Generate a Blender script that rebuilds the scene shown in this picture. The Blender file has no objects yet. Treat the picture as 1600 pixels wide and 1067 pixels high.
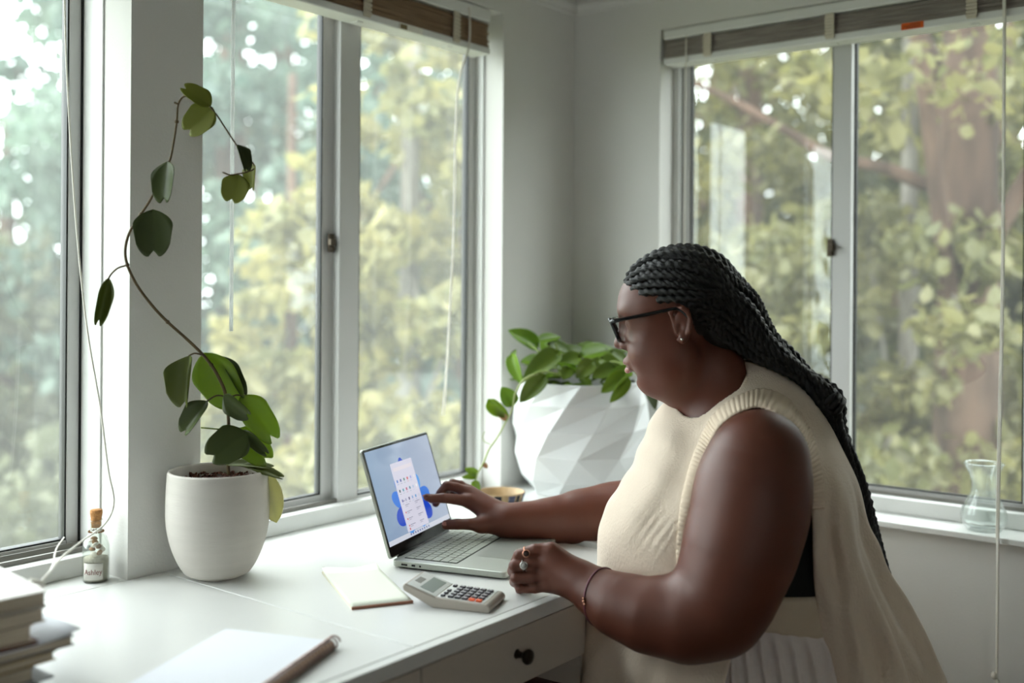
SKY = 9.8
import bpy, bmesh, math, random
import numpy as np
from mathutils import Vector, Matrix
SC = bpy.context.scene
COL = SC.collection
PI = math.pi
# ------------------------------------------------------------------ camera model
FPX, HY, ROLL = 1643.0, 449.0, 0.0071
CAMZ = 1.24
F0 = np.array([.7877, .6161, 0.]); F0 /= np.linalg.norm(F0)
R0 = np.array([F0[1], -F0[0], 0.]); U0 = np.array([0, 0, 1.])
RR = R0*math.cos(ROLL)+U0*math.sin(ROLL)
UU = U0*math.cos(ROLL)-R0*math.sin(ROLL)
def ray(px, py): return F0+RR*(px-800)/FPX-UU*(py-HY)/FPX
def P(px, py, D):
    p = ray(px, py)*D
    return Vector((p[0], p[1], p[2]+CAMZ))
def on_z(px, py, z):
    r = ray(px, py); return Vector(r*((z-CAMZ)/r[2]))+Vector((0, 0, CAMZ))
def on_y(px, py, y):
    r = ray(px, py); return Vector(r*(y/r[1]))+Vector((0, 0, CAMZ))
def on_x(px, py, x):
    r = ray(px, py); return Vector(r*(x/r[0]))+Vector((0, 0, CAMZ))

cam = bpy.data.cameras.new('camera'); camo = bpy.data.objects.new('camera', cam); COL.objects.link(camo)
cam.sensor_width = 36; cam.lens = FPX/1600*36
cam.shift_y = -(533.5-HY)/1600
M = Matrix.Identity(4)
for i in range(3):
    M[i][0] = RR[i]; M[i][1] = UU[i]; M[i][2] = -F0[i]
M[2][3] = CAMZ
camo.matrix_world = M
cam.clip_start = 0.02
cam.dof.use_dof = True; cam.dof.focus_distance = 1.86; cam.dof.aperture_fstop = 1.75
SC.camera = camo
SC.view_settings.view_transform = 'Standard'
SC.view_settings.look = 'None'
SC.view_settings.exposure = 0.12
SC.view_settings.gamma = 1.0
SC.view_settings.use_curve_mapping = False
SC.cycles.use_denoising = True
SC.cycles.max_bounces = 10; SC.cycles.diffuse_bounces = 5; SC.cycles.glossy_bounces = 4
SC.cycles.transparent_max_bounces = 24; SC.cycles.transmission_bounces = 6
SC.cycles.sample_clamp_indirect = 6.0
SC.cycles.caustics_reflective = False; SC.cycles.caustics_refractive = False

# ------------------------------------------------------------------ materials
def lin(c):
    if isinstance(c, (int, float)): c = (c, c, c)
    return tuple(((v/255)/12.92 if v/255 <= .04045 else ((v/255+.055)/1.055)**2.4) for v in c)+(1,)
MATS = {}
def mat(name, col, rough=.6, spec=.4, metal=0., bump=0., bscale=60., bstretch=None, var=0., vscale=6., trans=0., sub=0., sheen=0., coat=0., col2=None, subrad=None):
    """plain painted/solid material: base colour with optional noise variation and bump (colours in sRGB 0-255)"""
    if name in MATS: return MATS[name]
    m = bpy.data.materials.new(name); m.use_nodes = True; nt = m.node_tree; N = nt.nodes; L = nt.links
    b = N['Principled BSDF']; b.inputs['Roughness'].default_value = rough
    b.inputs['Specular IOR Level'].default_value = spec; b.inputs['Metallic'].default_value = metal
    b.inputs['Transmission Weight'].default_value = trans
    b.inputs['Subsurface Weight'].default_value = sub
    if sub: b.inputs['Subsurface Radius'].default_value = subrad or (.012, .005, .003); b.inputs['Subsurface Scale'].default_value = 1.
    b.inputs['Sheen Weight'].default_value = sheen
    b.inputs['Coat Weight'].default_value = coat
    b.inputs['Base Color'].default_value = lin(col)
    if var or bump:
        tc = N.new('ShaderNodeTexCoord'); mp = N.new('ShaderNodeMapping'); L.new(tc.outputs['Object'], mp.inputs[0])
        if bstretch: mp.inputs['Scale'].default_value = bstretch
    if var:
        n = N.new('ShaderNodeTexNoise'); n.inputs['Scale'].default_value = vscale; n.inputs['Detail'].default_value = 4
        L.new(mp.outputs[0], n.inputs['Vector'])
        mx = N.new('ShaderNodeMix'); mx.data_type = 'RGBA'
        c = lin(col); c2 = lin(col2) if col2 else tuple(v*(1-var) for v in c[:3])+(1,)
        mx.inputs[6].default_value = c; mx.inputs[7].default_value = c2
        r = N.new('ShaderNodeMapRange'); r.inputs[1].default_value = .35; r.inputs[2].default_value = .65
        L.new(n.outputs[0], r.inputs[0]); L.new(r.outputs[0], mx.inputs[0]); L.new(mx.outputs[2], b.inputs['Base Color'])
    if bump:
        n = N.new('ShaderNodeTexNoise'); n.inputs['Scale'].default_value = bscale; n.inputs['Detail'].default_value = 5
        L.new(mp.outputs[0], n.inputs['Vector'])
        bp = N.new('ShaderNodeBump'); bp.inputs['Strength'].default_value = bump; bp.inputs['Distance'].default_value = .004
        L.new(n.outputs[0], bp.inputs['Height']); L.new(bp.outputs[0], b.inputs['Normal'])
    MATS[name] = m; return m
def mat_leaf(name, col, col2=None, trans=.45, rough=.45, vscale=8., tint=False, tcol=None):
    """leaf: diffuse + translucent + faint gloss; optional per-leaf tint attribute"""
    if name in MATS: return MATS[name]
    m = bpy.data.materials.new(name); m.use_nodes = True; nt = m.node_tree; N = nt.nodes; L = nt.links
    N.remove(N['Principled BSDF']); out = N['Material Output']
    mx = N.new('ShaderNodeMix'); mx.data_type = 'RGBA'; mx.inputs[6].default_value = lin(col); mx.inputs[7].default_value = lin(col2 or col)
    if tint:
        a = N.new('ShaderNodeAttribute'); a.attribute_name = 'tint'; L.new(a.outputs['Fac'], mx.inputs[0])
    else:
        tc = N.new('ShaderNodeTexCoord'); n = N.new('ShaderNodeTexNoise'); n.inputs['Scale'].default_value = vscale
        L.new(tc.outputs['Object'], n.inputs['Vector']); L.new(n.outputs[0], mx.inputs[0])
    d = N.new('ShaderNodeBsdfDiffuse'); t = N.new('ShaderNodeBsdfTranslucent'); g = N.new('ShaderNodeBsdfGlossy')
    g.inputs['Roughness'].default_value = rough
    L.new(mx.outputs[2], d.inputs[0])
    if tcol: t.inputs[0].default_value = lin(tcol)
    else: L.new(mx.outputs[2], t.inputs[0])
    s = N.new('ShaderNodeMixShader'); s.inputs[0].default_value = trans; L.new(d.outputs[0], s.inputs[1]); L.new(t.outputs[0], s.inputs[2])
    s2 = N.new('ShaderNodeMixShader'); s2.inputs[0].default_value = .04; L.new(s.outputs[0], s2.inputs[1]); L.new(g.outputs[0], s2.inputs[2])
    L.new(s2.outputs[0], out.inputs[0]); MATS[name] = m; return m
def mat_pane(name, haze=.03):
    """thin window glass: clear, mirror-like at grazing angles, with a milky veil mixed in for haze"""
    m = bpy.data.materials.new(name); m.use_nodes = True; nt = m.node_tree; N = nt.nodes; L = nt.links
    N.remove(N['Principled BSDF']); out = N['Material Output']
    t = N.new('ShaderNodeBsdfTransparent'); t.inputs[0].default_value = (.95, .975, .96, 1)
    g = N.new('ShaderNodeBsdfGlossy'); g.inputs['Roughness'].default_value = .0
    # mirror share rises from 4 % head-on towards grazing angles, the same on both faces of the pane
    ge = N.new('ShaderNodeNewGeometry'); dp = N.new('ShaderNodeVectorMath'); dp.operation = 'DOT_PRODUCT'
    L.new(ge.outputs['Normal'], dp.inputs[0]); L.new(ge.outputs['Incoming'], dp.inputs[1])
    def mth(op, a, bv=None):
        q = N.new('ShaderNodeMath'); q.operation = op
        if isinstance(a, float): q.inputs[0].default_value = a
        else: L.new(a, q.inputs[0])
        if bv is not None: q.inputs[1].default_value = bv
        return q.outputs[0]
    ab = mth('ABSOLUTE', dp.outputs['Value']); om = N.new('ShaderNodeMath'); om.operation = 'SUBTRACT'; om.inputs[0].default_value = 1.; L.new(ab, om.inputs[1])
    p5 = mth('POWER', om.outputs[0], 5.); fr = N.new('ShaderNodeMath'); fr.operation = 'MULTIPLY_ADD'; L.new(p5, fr.inputs[0]); fr.inputs[1].default_value = .95; fr.inputs[2].default_value = .045
    s = N.new('ShaderNodeMixShader'); L.new(fr.outputs[0], s.inputs[0]); L.new(t.outputs[0], s.inputs[1]); L.new(g.outputs[0], s.inputs[2])
    d = N.new('ShaderNodeBsdfTranslucent'); d.inputs[0].default_value = (.9, .93, .92, 1)
    s2 = N.new('ShaderNodeMixShader'); s2.inputs[0].default_value = haze
    L.new(s.outputs[0], s2.inputs[1]); L.new(d.outputs[0], s2.inputs[2]); L.new(s2.outputs[0], out.inputs[0])
    return m
def mat_glass(name, col=(235, 245, 240), base=.06, edge=.9, haze=.02):
    """thin-walled blown glass: clear head-on, bright mirror-like towards its outline"""
    m = mat_pane(name, haze); nt = m.node_tree
    for n in nt.nodes:
        if n.type == 'BSDF_TRANSPARENT': n.inputs[0].default_value = lin(col)
        if n.type == 'MATH' and n.operation == 'POWER': n.inputs[1].default_value = 3.
        if n.type == 'MATH' and n.operation == 'MULTIPLY_ADD': n.inputs[1].default_value = edge; n.inputs[2].default_value = base
        if n.type == 'BSDF_GLOSSY': n.inputs['Roughness'].default_value = .03
    return m
def mat_emit(name, col, strength=1., rough=.3):
    if name in MATS: return MATS[name]
    m = bpy.data.materials.new(name); m.use_nodes = True; b = m.node_tree.nodes['Principled BSDF']
    b.inputs['Base Color'].default_value = (.01, .01, .01, 1); b.inputs['Emission Color'].default_value = lin(col)
    b.inputs['Emission Strength'].default_value = strength; b.inputs['Roughness'].default_value = rough
    MATS[name] = m; return m

# ------------------------------------------------------------------ mesh helpers
class MB:
    def __init__(s): s.v = []; s.f = []; s.sm = []
    def add(s, vs, fs, smooth=False):
        o = len(s.v); s.v += [tuple(v) for v in vs]; s.f += [tuple(i+o for i in f) for f in fs]; s.sm += [smooth]*len(fs)
        return s
    def box(s, x0, x1, y0, y1, z0, z1, M=None):
        vs = [Vector((x, y, z)) for z in (z0, z1) for y in (y0, y1) for x in (x0, x1)]
        if M is not None: vs = [M @ v for v in vs]
        return s.add(vs, [(0, 2, 3, 1), (4, 5, 7, 6), (0, 1, 5, 4), (2, 6, 7, 3), (0, 4, 6, 2), (1, 3, 7, 5)])
    def lathe(s, prof, n=48, M=None, smooth=True, cap0=True, cap1=True, rfun=None):
        vs = []
        for j, (r, z) in enumerate(prof):
            for i in range(n):
                a = 2*PI*i/n; rr = r*(rfun(a, z, j) if rfun else 1)
                v = Vector((rr*math.cos(a), rr*math.sin(a), z)); vs.append(M @ v if M is not None else v)
        fs = [(j*n+i, j*n+(i+1) % n, (j+1)*n+(i+1) % n, (j+1)*n+i) for j in range(len(prof)-1) for i in range(n)]
        if cap0: fs.append(tuple(reversed(range(n))))
        if cap1: fs.append(tuple(range((len(prof)-1)*n, len(prof)*n)))
        return s.add(vs, fs, smooth)
    def tube(s, pts, r, n=8, closed=False, smooth=True, rfun=None, cap=True):
        pts = [Vector(p) for p in pts]; m = len(pts)
        rs = r if isinstance(r, (list, tuple)) else [r]*m
        t0 = (pts[1]-pts[0]).normalized(); up = Vector((0, 0, 1)) if abs(t0.z) < .9 else Vector((1, 0, 0))
        nrm = (up-t0*up.dot(t0)).normalized(); vs = []
        for i, p in enumerate(pts):
            if closed: t = (pts[(i+1) % m]-pts[i-1]).normalized()
            else: t = (pts[min(i+1, m-1)]-pts[max(i-1, 0)]).normalized()
            nrm = nrm-t*nrm.dot(t)
            nrm = nrm.normalized() if nrm.length > 1e-8 else t.orthogonal().normalized()
            bn = t.cross(nrm)
            for k in range(n):
                a = 2*PI*k/n; q = rs[i]*(rfun(a, i) if rfun else 1)
                vs.append(p+nrm*(q*math.cos(a))+bn*(q*math.sin(a)))
        fs = [(i*n+k, i*n+(k+1) % n, ((i+1) % m)*n+(k+1) % n, ((i+1) % m)*n+k) for i in range(m if closed else m-1) for k in range(n)]
        if not closed and cap: fs += [tuple(reversed(range(n))), tuple(range((m-1)*n, m*n))]
        return s.add(vs, fs, smooth)
    def prism(s, poly, z0, z1, M=None):
        n = len(poly); vs = [Vector((x, y, z0)) for x, y in poly]+[Vector((x, y, z1)) for x, y in poly]
        if M is not None: vs = [M @ v for v in vs]
        return s.add(vs, [tuple(reversed(range(n))), tuple(range(n, 2*n))]+[(i, (i+1) % n, n+(i+1) % n, n+i) for i in range(n)])
    def sphere(s, c, r, n=12, M=None):
        if not isinstance(r, (tuple, list, Vector)): r = (r, r, r)
        vs = []; c = Vector(c)
        for j in range(1, n):
            th = PI*j/n
            for i in range(2*n):
                a = PI*i/n; v = Vector((r[0]*math.sin(th)*math.cos(a), r[1]*math.sin(th)*math.sin(a), r[2]*math.cos(th)))
                vs.append(c+(M @ v if M is not None else v))
        tv = Vector((0, 0, r[2])); top = c+(M @ tv if M is not None else tv); bot = c-(M @ tv if M is not None else tv)
        m = 2*n; fs = [(j*m+i, (j+1)*m+i, (j+1)*m+(i+1) % m, j*m+(i+1) % m) for j in range(n-2) for i in range(m)]
        k = len(vs); vs += [top, bot]
        fs += [(k, i, (i+1) % m) for i in range(m)]+[(k+1, (n-2)*m+(i+1) % m, (n-2)*m+i) for i in range(m)]
        return s.add(vs, fs, True)
    def build(s, name, m, parent=None, bevel=0., seg=2, sub=0, solid=0.):
        me = bpy.data.meshes.new(name); me.from_pydata(s.v, [], s.f); me.update()
        me.polygons.foreach_set('use_smooth', s.sm)
        me.materials.append(m); o = bpy.data.objects.new(name, me); COL.objects.link(o)
        if parent is not None: o.parent = parent
        if solid:
            q = o.modifiers.new('solid', 'SOLIDIFY'); q.thickness = solid; q.offset = 0
        if sub:
            q = o.modifiers.new('sub', 'SUBSURF'); q.levels = sub; q.render_levels = sub
        if bevel:
            q = o.modifiers.new('bevel', 'BEVEL'); q.width = bevel; q.segments = seg; q.limit_method = 'ANGLE'; q.angle_limit = .6
        return o
def thing(name, label, cat, loc=(0, 0, 0), group=None):
    o = bpy.data.objects.new(name, None); COL.objects.link(o); o.empty_display_size = .05
    o.location = loc; o['label'] = label; o['category'] = cat
    if group: o['group'] = group
    return o
def tag(o, label, cat, group=None, kind=None):
    o['label'] = label; o['category'] = cat
    if group: o['group'] = group
    if kind: o['kind'] = kind
    return o
def struct(o): o['kind'] = 'structure'; return o
def catmull(pts, n=8, closed=False):
    pts = [Vector(p) for p in pts]; out = []; m = len(pts)
    g = (lambda i: pts[i % m]) if closed else (lambda i: pts[max(0, min(m-1, i))])
    for i in range(m if closed else m-1):
        a, b, c, d = g(i-1), g(i), g(i+1), g(i+2)
        for k in range(n):
            t = k/n
            out.append(.5*((2*b)+(-a+c)*t+(2*a-5*b+4*c-d)*t*t+(-a+3*b-3*c+d)*t**3))
    if not closed: out.append(pts[-1])
    return out
def frame(o, x, z):
    """matrix with origin o, x axis x, z axis close to z"""
    x = Vector(x).normalized(); z = Vector(z); y = z.cross(x).normalized(); z = x.cross(y)
    m = Matrix.Identity(4)
    for i in range(3): m[i][0] = x[i]; m[i][1] = y[i]; m[i][2] = z[i]; m[i][3] = o[i]
    return m
# ------------------------------------------------------------------ room
M_WALL = mat('white_wall_paint', (213, 212, 208), rough=.75, spec=.25, bump=.12, bscale=220)
M_TRIM = mat('white_gloss_paint', (222, 223, 220), rough=.38, spec=.45, bump=.03, bscale=25, var=.05, vscale=14)
M_ALU = mat('white_coated_aluminium', (198, 198, 196), rough=.35, spec=.5)
M_GREYALU = mat('grey_window_channel', (120, 118, 112), rough=.4, metal=.3)
M_DARK = mat('black_rubber_seal', (22, 24, 22), rough=.5)
M_GLASS = mat_pane('window_glass', .035); M_GLASS3 = mat_pane('window_glass_thin_haze', .025)  # translucent share imitates bright outdoor haze, thinner in the right wall panes
M_FLOOR = mat('oak_floor_boards', (120, 92, 66), rough=.45, var=.35, vscale=3, bstretch=(1, 12, 1), bump=.05)
DZ = .74; YW = 1.607; XW = 2.3177; CZ = 2.55
YB = -2.4; XB = -2.2
W1 = (.14, 1.0035); W2 = (1.147, 2.0145); HEAD1 = 1.912
W3 = (.455, 1.343); HEAD3 = 1.892
def wall_x(name, y0, y1, xa, xb, holes, axis):
    b = MB(); cuts = sorted(holes)
    def bx(u0, u1, z0, z1):
        if axis == 'x': b.box(u0, u1, y0, y1, z0, z1)
        else: b.box(y0, y1, u0, u1, z0, z1)
    u = xa
    for (h0, h1, z0, z1) in cuts:
        bx(u, h0, 0, CZ); bx(h0, h1, 0, z0); bx(h0, h1, z1, CZ); u = h1
    bx(u, xb, 0, CZ)
    return struct(b.build(name, M_WALL))
wall_x('wall_left', YW, YW+.128, XB, XW, [(W1[0], W1[1], DZ-.012, HEAD1), (W2[0], W2[1], DZ-.012, HEAD1)], 'x')
wall_x('wall_right', XW, XW+.126, YB, YW+.128, [(W3[0], W3[1], DZ-.012, HEAD3)], 'y')
struct(MB().box(XB-.15, XB, YB, YW+.2, 0, CZ).build('wall_back', M_WALL))
# unseen wall behind the camera, its window opening added for fill light
b = MB(); b.box(XB-.15, -1.9, YB-.15, YB, 0, CZ).box(-1.9, -1.4, YB-.15, YB, 0, .9).box(-1.9, -1.4, YB-.15, YB, 2.1, CZ).box(-1.4, XW+.18, YB-.15, YB, 0, CZ)
struct(b.build('wall_rear', M_WALL))
struct(MB().box(XB-.15, XW+.18, YB-.15, YW+.2, CZ, CZ+.1).build('ceiling', M_WALL))
struct(MB().box(XB-.15, XW+.18, YB-.15, YW+.2, -.1, 0).build('floor', M_FLOOR))
def profile_x(b, u0, u1, d0, z0, prof, axis, sgn=-1):
    """moulding: profile points (out, up) swept along the wall"""
    pts = [(d0+sgn*p, z0+q) for p, q in prof]; n = len(pts)
    vs = [(u, d, z) if axis == 'x' else (d, u, z) for u in (u0, u1) for d, z in pts]
    b.add(vs, [tuple(range(n)), tuple(range(n, 2*n))]+[(i, (i+1) % n, n+(i+1) % n, n+i) for i in range(n)])
rail = [(0, -.018), (.006, -.018), (.008, -.008), (.013, 0), (.014, .008), (.006, .014), (.004, .02), (0, .02)]
b = MB(); profile_x(b, XB, XW, YW, CAMZ+.745, rail, 'x'); struct(b.build('trim_1', M_WALL))
b = MB(); profile_x(b, YB, YW-.0145, XW, CAMZ+.745, rail, 'y'); struct(b.build('trim_2', M_WALL))
b = MB(); b.box(XB, XW-.014, YW-.013, YW, 0, .09); struct(b.build('baseboard_left', M_TRIM, bevel=.003))
b = MB(); b.box(XW-.013, XW, YB, YW-.014, 0, .09); struct(b.build('baseboard_right', M_TRIM, bevel=.003))

def window(name, axis, u0, u1, zb, zt, w0, sashes, glass, latch=None, t=.028):
    """frame plus two sliding sashes; w = distance outward; sashes: (ua, ub, wa, wb, stile_a, stile_b, zlo, zhi)"""
    def mp(u, w, z): return (u, w, z) if axis == 'x' else (w, u, z)
    def bx(b, ua, ub, wa, wb, za, zb_):
        if axis == 'x': b.box(ua, ub, wa, wb, za, zb_)
        else: b.box(wa, wb, ua, ub, za, zb_)
    root = thing(name, '', 'window', mp((u0+u1)/2, w0, zb))
    del root['label']; del root['category']; root['kind'] = 'structure'
    inv = Matrix.Translation(-root.location)
    def fin(b, nm, m, par=None, **k):
        o = b.build(nm, m, par or root, **k)
        if par is None: o.matrix_parent_inverse = inv
        else: o.matrix_parent_inverse = Matrix.Identity(4)
        return o
    b = MB()
    fd = max(s_[3] for s_ in sashes)-w0+.002
    bx(b, u0, u0+t, w0, w0+fd, zb, zt); bx(b, u1-t, u1, w0, w0+fd, zb, zt)
    bx(b, u0+t, u1-t, w0, w0+fd, zb, zb+.034); bx(b, u0+t, u1-t, w0, w0+fd, zt-.03, zt)
    fin(b, 'window_frame', M_TRIM, bevel=.002)
    b = MB(); bx(b, u0+t, u1-t, w0+.028, w0+.034, zb+.034, zb+.042); bx(b, u0+t, u1-t, w0+.054, w0+.057, zb+.034, zb+.046)
    fin(b, 'sash_track', M_GREYALU)
    for (ua, ub, wa, wb, sa, sb, zl, zh) in sashes:
        b = MB(); bx(b, ua, ua+sa, wa, wb, zl, zh); bx(b, ub-sb, ub, wa, wb, zl, zh)
        bx(b, ua+sa, ub-sb, wa, wb, zl, zl+.022); bx(b, ua+sa, ub-sb, wa, wb, zh-.03, zh)
        s = fin(b, 'sash', M_ALU, bevel=.0015)
        wm = (wa+wb)/2
        b = MB(); e = .003
        for q0, q1, r0, r1 in ((ua+sa, ua+sa+e, zl+.022, zh-.03), (ub-sb-e, ub-sb, zl+.022, zh-.03), (ua+sa, ub-sb, zl+.022, zl+.022+e)):
            bx(b, q0, q1, wa+.002, wb-.002, r0, r1)
        fin(b, 'seal', M_DARK, s)
        b = MB(); bx(b, ua+sa-.002, ub-sb+.002, wm-.002, wm+.002, zl+.02, zh-.028)
        if name == 'window_1' and ub > .9:
            fin(MB().box(ub-.001, ub+.0012, wa-.004, wb, zl, zh), 'seal', M_DARK, s)
        fin(b, 'pane', glass, s)
    if latch:
        lu, lw, lz = latch
        b = MB(); bx(b, lu-.007, lu+.007, lw-.008, lw, lz-.02, lz+.02); bx(b, lu-.012, lu+.002, lw-.018, lw-.006, lz-.006, lz+.008)
        bx(b, lu-.005, lu+.005, lw-.012, lw-.006, lz-.016, lz-.01)
        fin(b, 'sash_latch', mat('aged_bronze', (70, 62, 52), rough=.4, metal=.8), bevel=.0015)
    return root
zb = DZ
window('window_1', 'x', W1[0], W1[1], zb, HEAD1, 1.69,
       [(.168, .60, 1.722, 1.742, .03, .03, zb+.034, HEAD1-.03), (.57, .9985, 1.755, 1.778, .03, .0225, zb+.028, HEAD1-.03)], M_GLASS, t=.0035)
window('window_2', 'x', W2[0], W2[1], zb, HEAD1, 1.665,
       [(1.175, 1.558, 1.712, 1.732, .03, .031, zb+.03, HEAD1-.03), (1.556, 2.008, 1.69, 1.712, .058, .024, zb+.018, HEAD1-.03)], M_GLASS, latch=(1.5445, 1.708, CAMZ+.093), t=.006)
window('window_3', 'y', W3[0], W3[1], zb, HEAD3, 2.384,
       [(.884, 1.332, 2.402, 2.42, .044, .030, zb+.026, HEAD3-.03), (.486, .926, 2.424, 2.442, .032, .042, zb+.026, HEAD3-.03)], M_GLASS3, latch=(.930, 2.402, CAMZ+.098), t=.018)
# sills in the recesses
b = MB().box(W1[0], W1[1], YW-.0, 1.70, DZ-.02, DZ)
o = struct(b.build('trim_3', M_TRIM, bevel=.0015))
b = MB().box(W2[0], W2[1], YW-.0, 1.70, DZ-.02, DZ)
o = struct(b.build('trim_4', M_TRIM, bevel=.0015))
b = MB().box(XW-.031, 2.45, W3[0]-.03, W3[1]-.0, DZ-.013, DZ)
o = struct(b.build('trim_5', M_TRIM, bevel=.002))

# ------------------------------------------------------------------ blinds
M_WAND = mat_leaf('clear_white_acrylic', (235, 238, 236), trans=.6)
def blind(name, label, axis, u0, u1, wc, zbot, ztop, tapes, mslat, cords, head=(0, 0), nslat=15, zs=None, hw=.025):
    def bx(b, ua, ub, wa, wb, za, zb_):
        if axis == 'x': b.box(ua, ub, wa, wb, za, zb_)
        else: b.box(wa, wb, ua, ub, za, zb_)
    def pt(u, w, z): return (u, w, z) if axis == 'x' else (w, u, z)
    root = thing(name, label, 'blind', pt((u0+u1)/2, wc, zbot), 'raised venetian blinds')
    inv = Matrix.Translation(-root.location)
    def fin(b, nm, m, **k):
        o = b.build(nm, m, root, **k); o.matrix_parent_inverse = inv; return o
    z1 = zbot+.017
    b = MB(); bx(b, u0-.004, u1+.004, wc-hw-.002, wc+hw+.002, zbot, z1); fin(b, 'bottom_rail', M_TRIM, bevel=.003)
    zt = zs; hz = (zt-z1)/nslat; b = MB(); rnd = random.Random(3)
    for i in range(nslat):
        j = rnd.uniform(-.0022, .0022); k = rnd.uniform(-.003, .003)
        bx(b, u0+k, u1+k, wc-hw+j, wc+hw+j, z1+i*hz+.0004, z1+i*hz+hz*.74)
    fin(b, 'slats', mslat)
    b = MB(); bx(b, u0-.003, u1+.003, wc-hw-.004, wc+hw, zt+.004, ztop); fin(b, 'head_rail', M_TRIM, bevel=.003)
    mt = mat('cream_ladder_tape', (200, 192, 175), rough=.8, bump=.4, bscale=400)
    for u in tapes:
        b = MB(); sg = wc-hw-.0045
        bx(b, u-.010, u+.010, sg-.002, sg+.001, zbot+.006, zt+.004)
        for i in range(7):
            zz = zbot+.010+(zt-zbot-.010)*i/7
            bx(b, u-.0115, u+.0115, sg-.0045, sg, zz, zz+(zt-zbot)/7*.62)
        fin(b, 'ladder_tape', mt, bevel=.001)
        b = MB(); bx(b, u-.009, u+.009, wc-.01, wc+.01, zbot-.003, zbot); fin(b, 'rail_button', M_TRIM, bevel=.001)
    for nm, pts, r in cords:
        b = MB(); b.tube(catmull(pts, 8), r, 8)
        fin(b, nm, M_WAND if nm == 'tilt_wand' else M_CORD)
    return root, fin, pt, bx
M_CORD = mat('white_pull_cord', (225, 222, 212), rough=.7)
M_SLAT1 = mat('shade_browned_slats', (160, 134, 108), rough=.55, var=.25, vscale=12, bstretch=(1, 1, 60), col2=(130, 104, 80))  # pale slats; the brown of their backlit shade is put into the colour
M_SLAT2 = mat('shade_greyed_slats', (176, 168, 160), rough=.5, var=.25, vscale=12, bstretch=(1, 1, 60), col2=(128, 118, 110))  # pale slats too, their grey shade put into the colour
Z0 = CAMZ
r2, fin, pt, bx = blind('venetian_blind', 'shade-browned slatted blind pulled up over the window behind the laptop, white rail sticker', 'x', 1.19, 1.966, 1.640, Z0+.5625, HEAD1-.002,
      [1.27, 1.556, 1.842], M_SLAT1,
      [('tilt_wand', [(1.216, 1.612, Z0+.60), (1.216, 1.612, Z0+.2), (1.216, 1.612, Z0-.0847)], .0036),
       ('pull_cord', [(1.886, 1.6105, Z0+.66), (1.886, 1.610, Z0+.57), (1.862, 1.625, Z0+.45), (1.857, 1.630, Z0+.1), (1.842, 1.632, Z0-.15), (1.828, 1.633, Z0-.30)], .0013),
       ('pull_cord', [(1.889, 1.6105, Z0+.66), (1.889, 1.610, Z0+.57), (1.866, 1.625, Z0+.45), (1.861, 1.630, Z0+.1), (1.8365, 1.634, Z0-.30)], .0013)],
      zs=Z0+.636)
b = MB(); bx(b, 1.655, 1.728, 1.6105, 1.613, Z0+.5627, Z0+.5775); fin(b, 'sticker', mat('paper_sticker', (235, 232, 222), rough=.5))
b = MB(); bx(b, 1.657, 1.678, 1.610, 1.6106, Z0+.5645, Z0+.5745); fin(b, 'sticker_print', mat('brown_print', (120, 104, 70), rough=.6))
r3, fin, pt, bx = blind('venetian_blind', 'shade-greyed slatted blind pulled up over the right wall window, orange sticker on its rail', 'y', .475, 1.333, 2.348, Z0+.5625, HEAD3-.002,
      [1.2113, .9039, .5995], M_SLAT2,
      [('pull_cord', [(2.318, 1.2694, Z0+.63), (2.316, 1.2694, Z0+.5), (2.316, 1.2694, Z0+.0), (2.316, 1.267, Z0-.35)], .0016),
       ('lift_cord', [(2.318, .535, Z0+.66), (2.314, .534, Z0+.5), (2.313, .5335, Z0), (2.284, .5325, Z0-.45), (2.276, .531, Z0-.55), (2.272, .531, Z0-.93)], .0022),
       ('lift_cord', [(2.318, .540, Z0+.66), (2.315, .537, Z0+.5), (2.314, .537, Z0), (2.284, .536, Z0-.45), (2.277, .533, Z0-.55), (2.273, .533, Z0-.93)], .0018)],
      zs=Z0+.622)
b = MB()
for i in range(5):
    b.sphere((2.270+.003*math.sin(i*2.3), .532+.004*math.cos(i*2), Z0-.775-.014*i), (.006, .006, .008), 6)
fin(b, 'cord_knot', M_CORD)
b = MB(); bx(b, .698, .745, 2.3195, 2.3212, Z0+.5650, Z0+.5790); fin(b, 'sticker', mat('orange_sticker', (214, 92, 22), rough=.5))
b = MB()
for i, w in enumerate((.030, .036, .022)):
    bx(b, .704, .704+w, 2.3189, 2.3196, Z0+.5672+i*.0040, Z0+.5684+i*.0040)
fin(b, 'sticker_print', mat('dark_print', (70, 30, 16), rough=.6))
# cords of the blind belonging to window 1
cp = [(101, -60, 1.80), (101, 0, 1.80), (105, 126, 1.80), (118, 337, 1.79), (135, 506, 1.77), (156, 632, 1.76), (169, 733, 1.75), (178, 784, 1.74), (164, 818, 1.71), (126, 847, 1.62), (95, 872, 1.55), (78, 893, 1.47), (57, 915, 1.40), (50, 922, 1.375)]
b = MB(); b.tube(catmull([P(*c) for c in cp], 8), .0016, 8)
cp = [(100, 840, 1.70), (88, 858, 1.62), (82, 884, 1.52), (70, 903, 1.45), (52, 920, 1.385)]
b.tube(catmull([P(*c) for c in cp], 8), .0013, 8)
k0 = P(51, 921, 1.37)
kn = [k0+Vector((.012*math.cos(t)*(1+.2*math.sin(3*t)), .006*math.sin(t*1.5), .011*math.sin(t))) for t in [i*.35 for i in range(30)]]
b.tube(kn, .0026, 8); b.tube([k0+Vector((-.02, 0, -.010)), k0+Vector((-.005, -.002, -.012)), k0+Vector((.008, 0, -.004))], .0034, 8)
b.tube([k0+Vector((0, 0, 0)), k0+Vector((.008, -.002, -.012)), k0+Vector((.006, 0, -.022))], .0022, 8)
tag(b.build('blind_cord', M_CORD), 'long white cord swooping from above the leftmost window to a knot by the books', 'cord')
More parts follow.
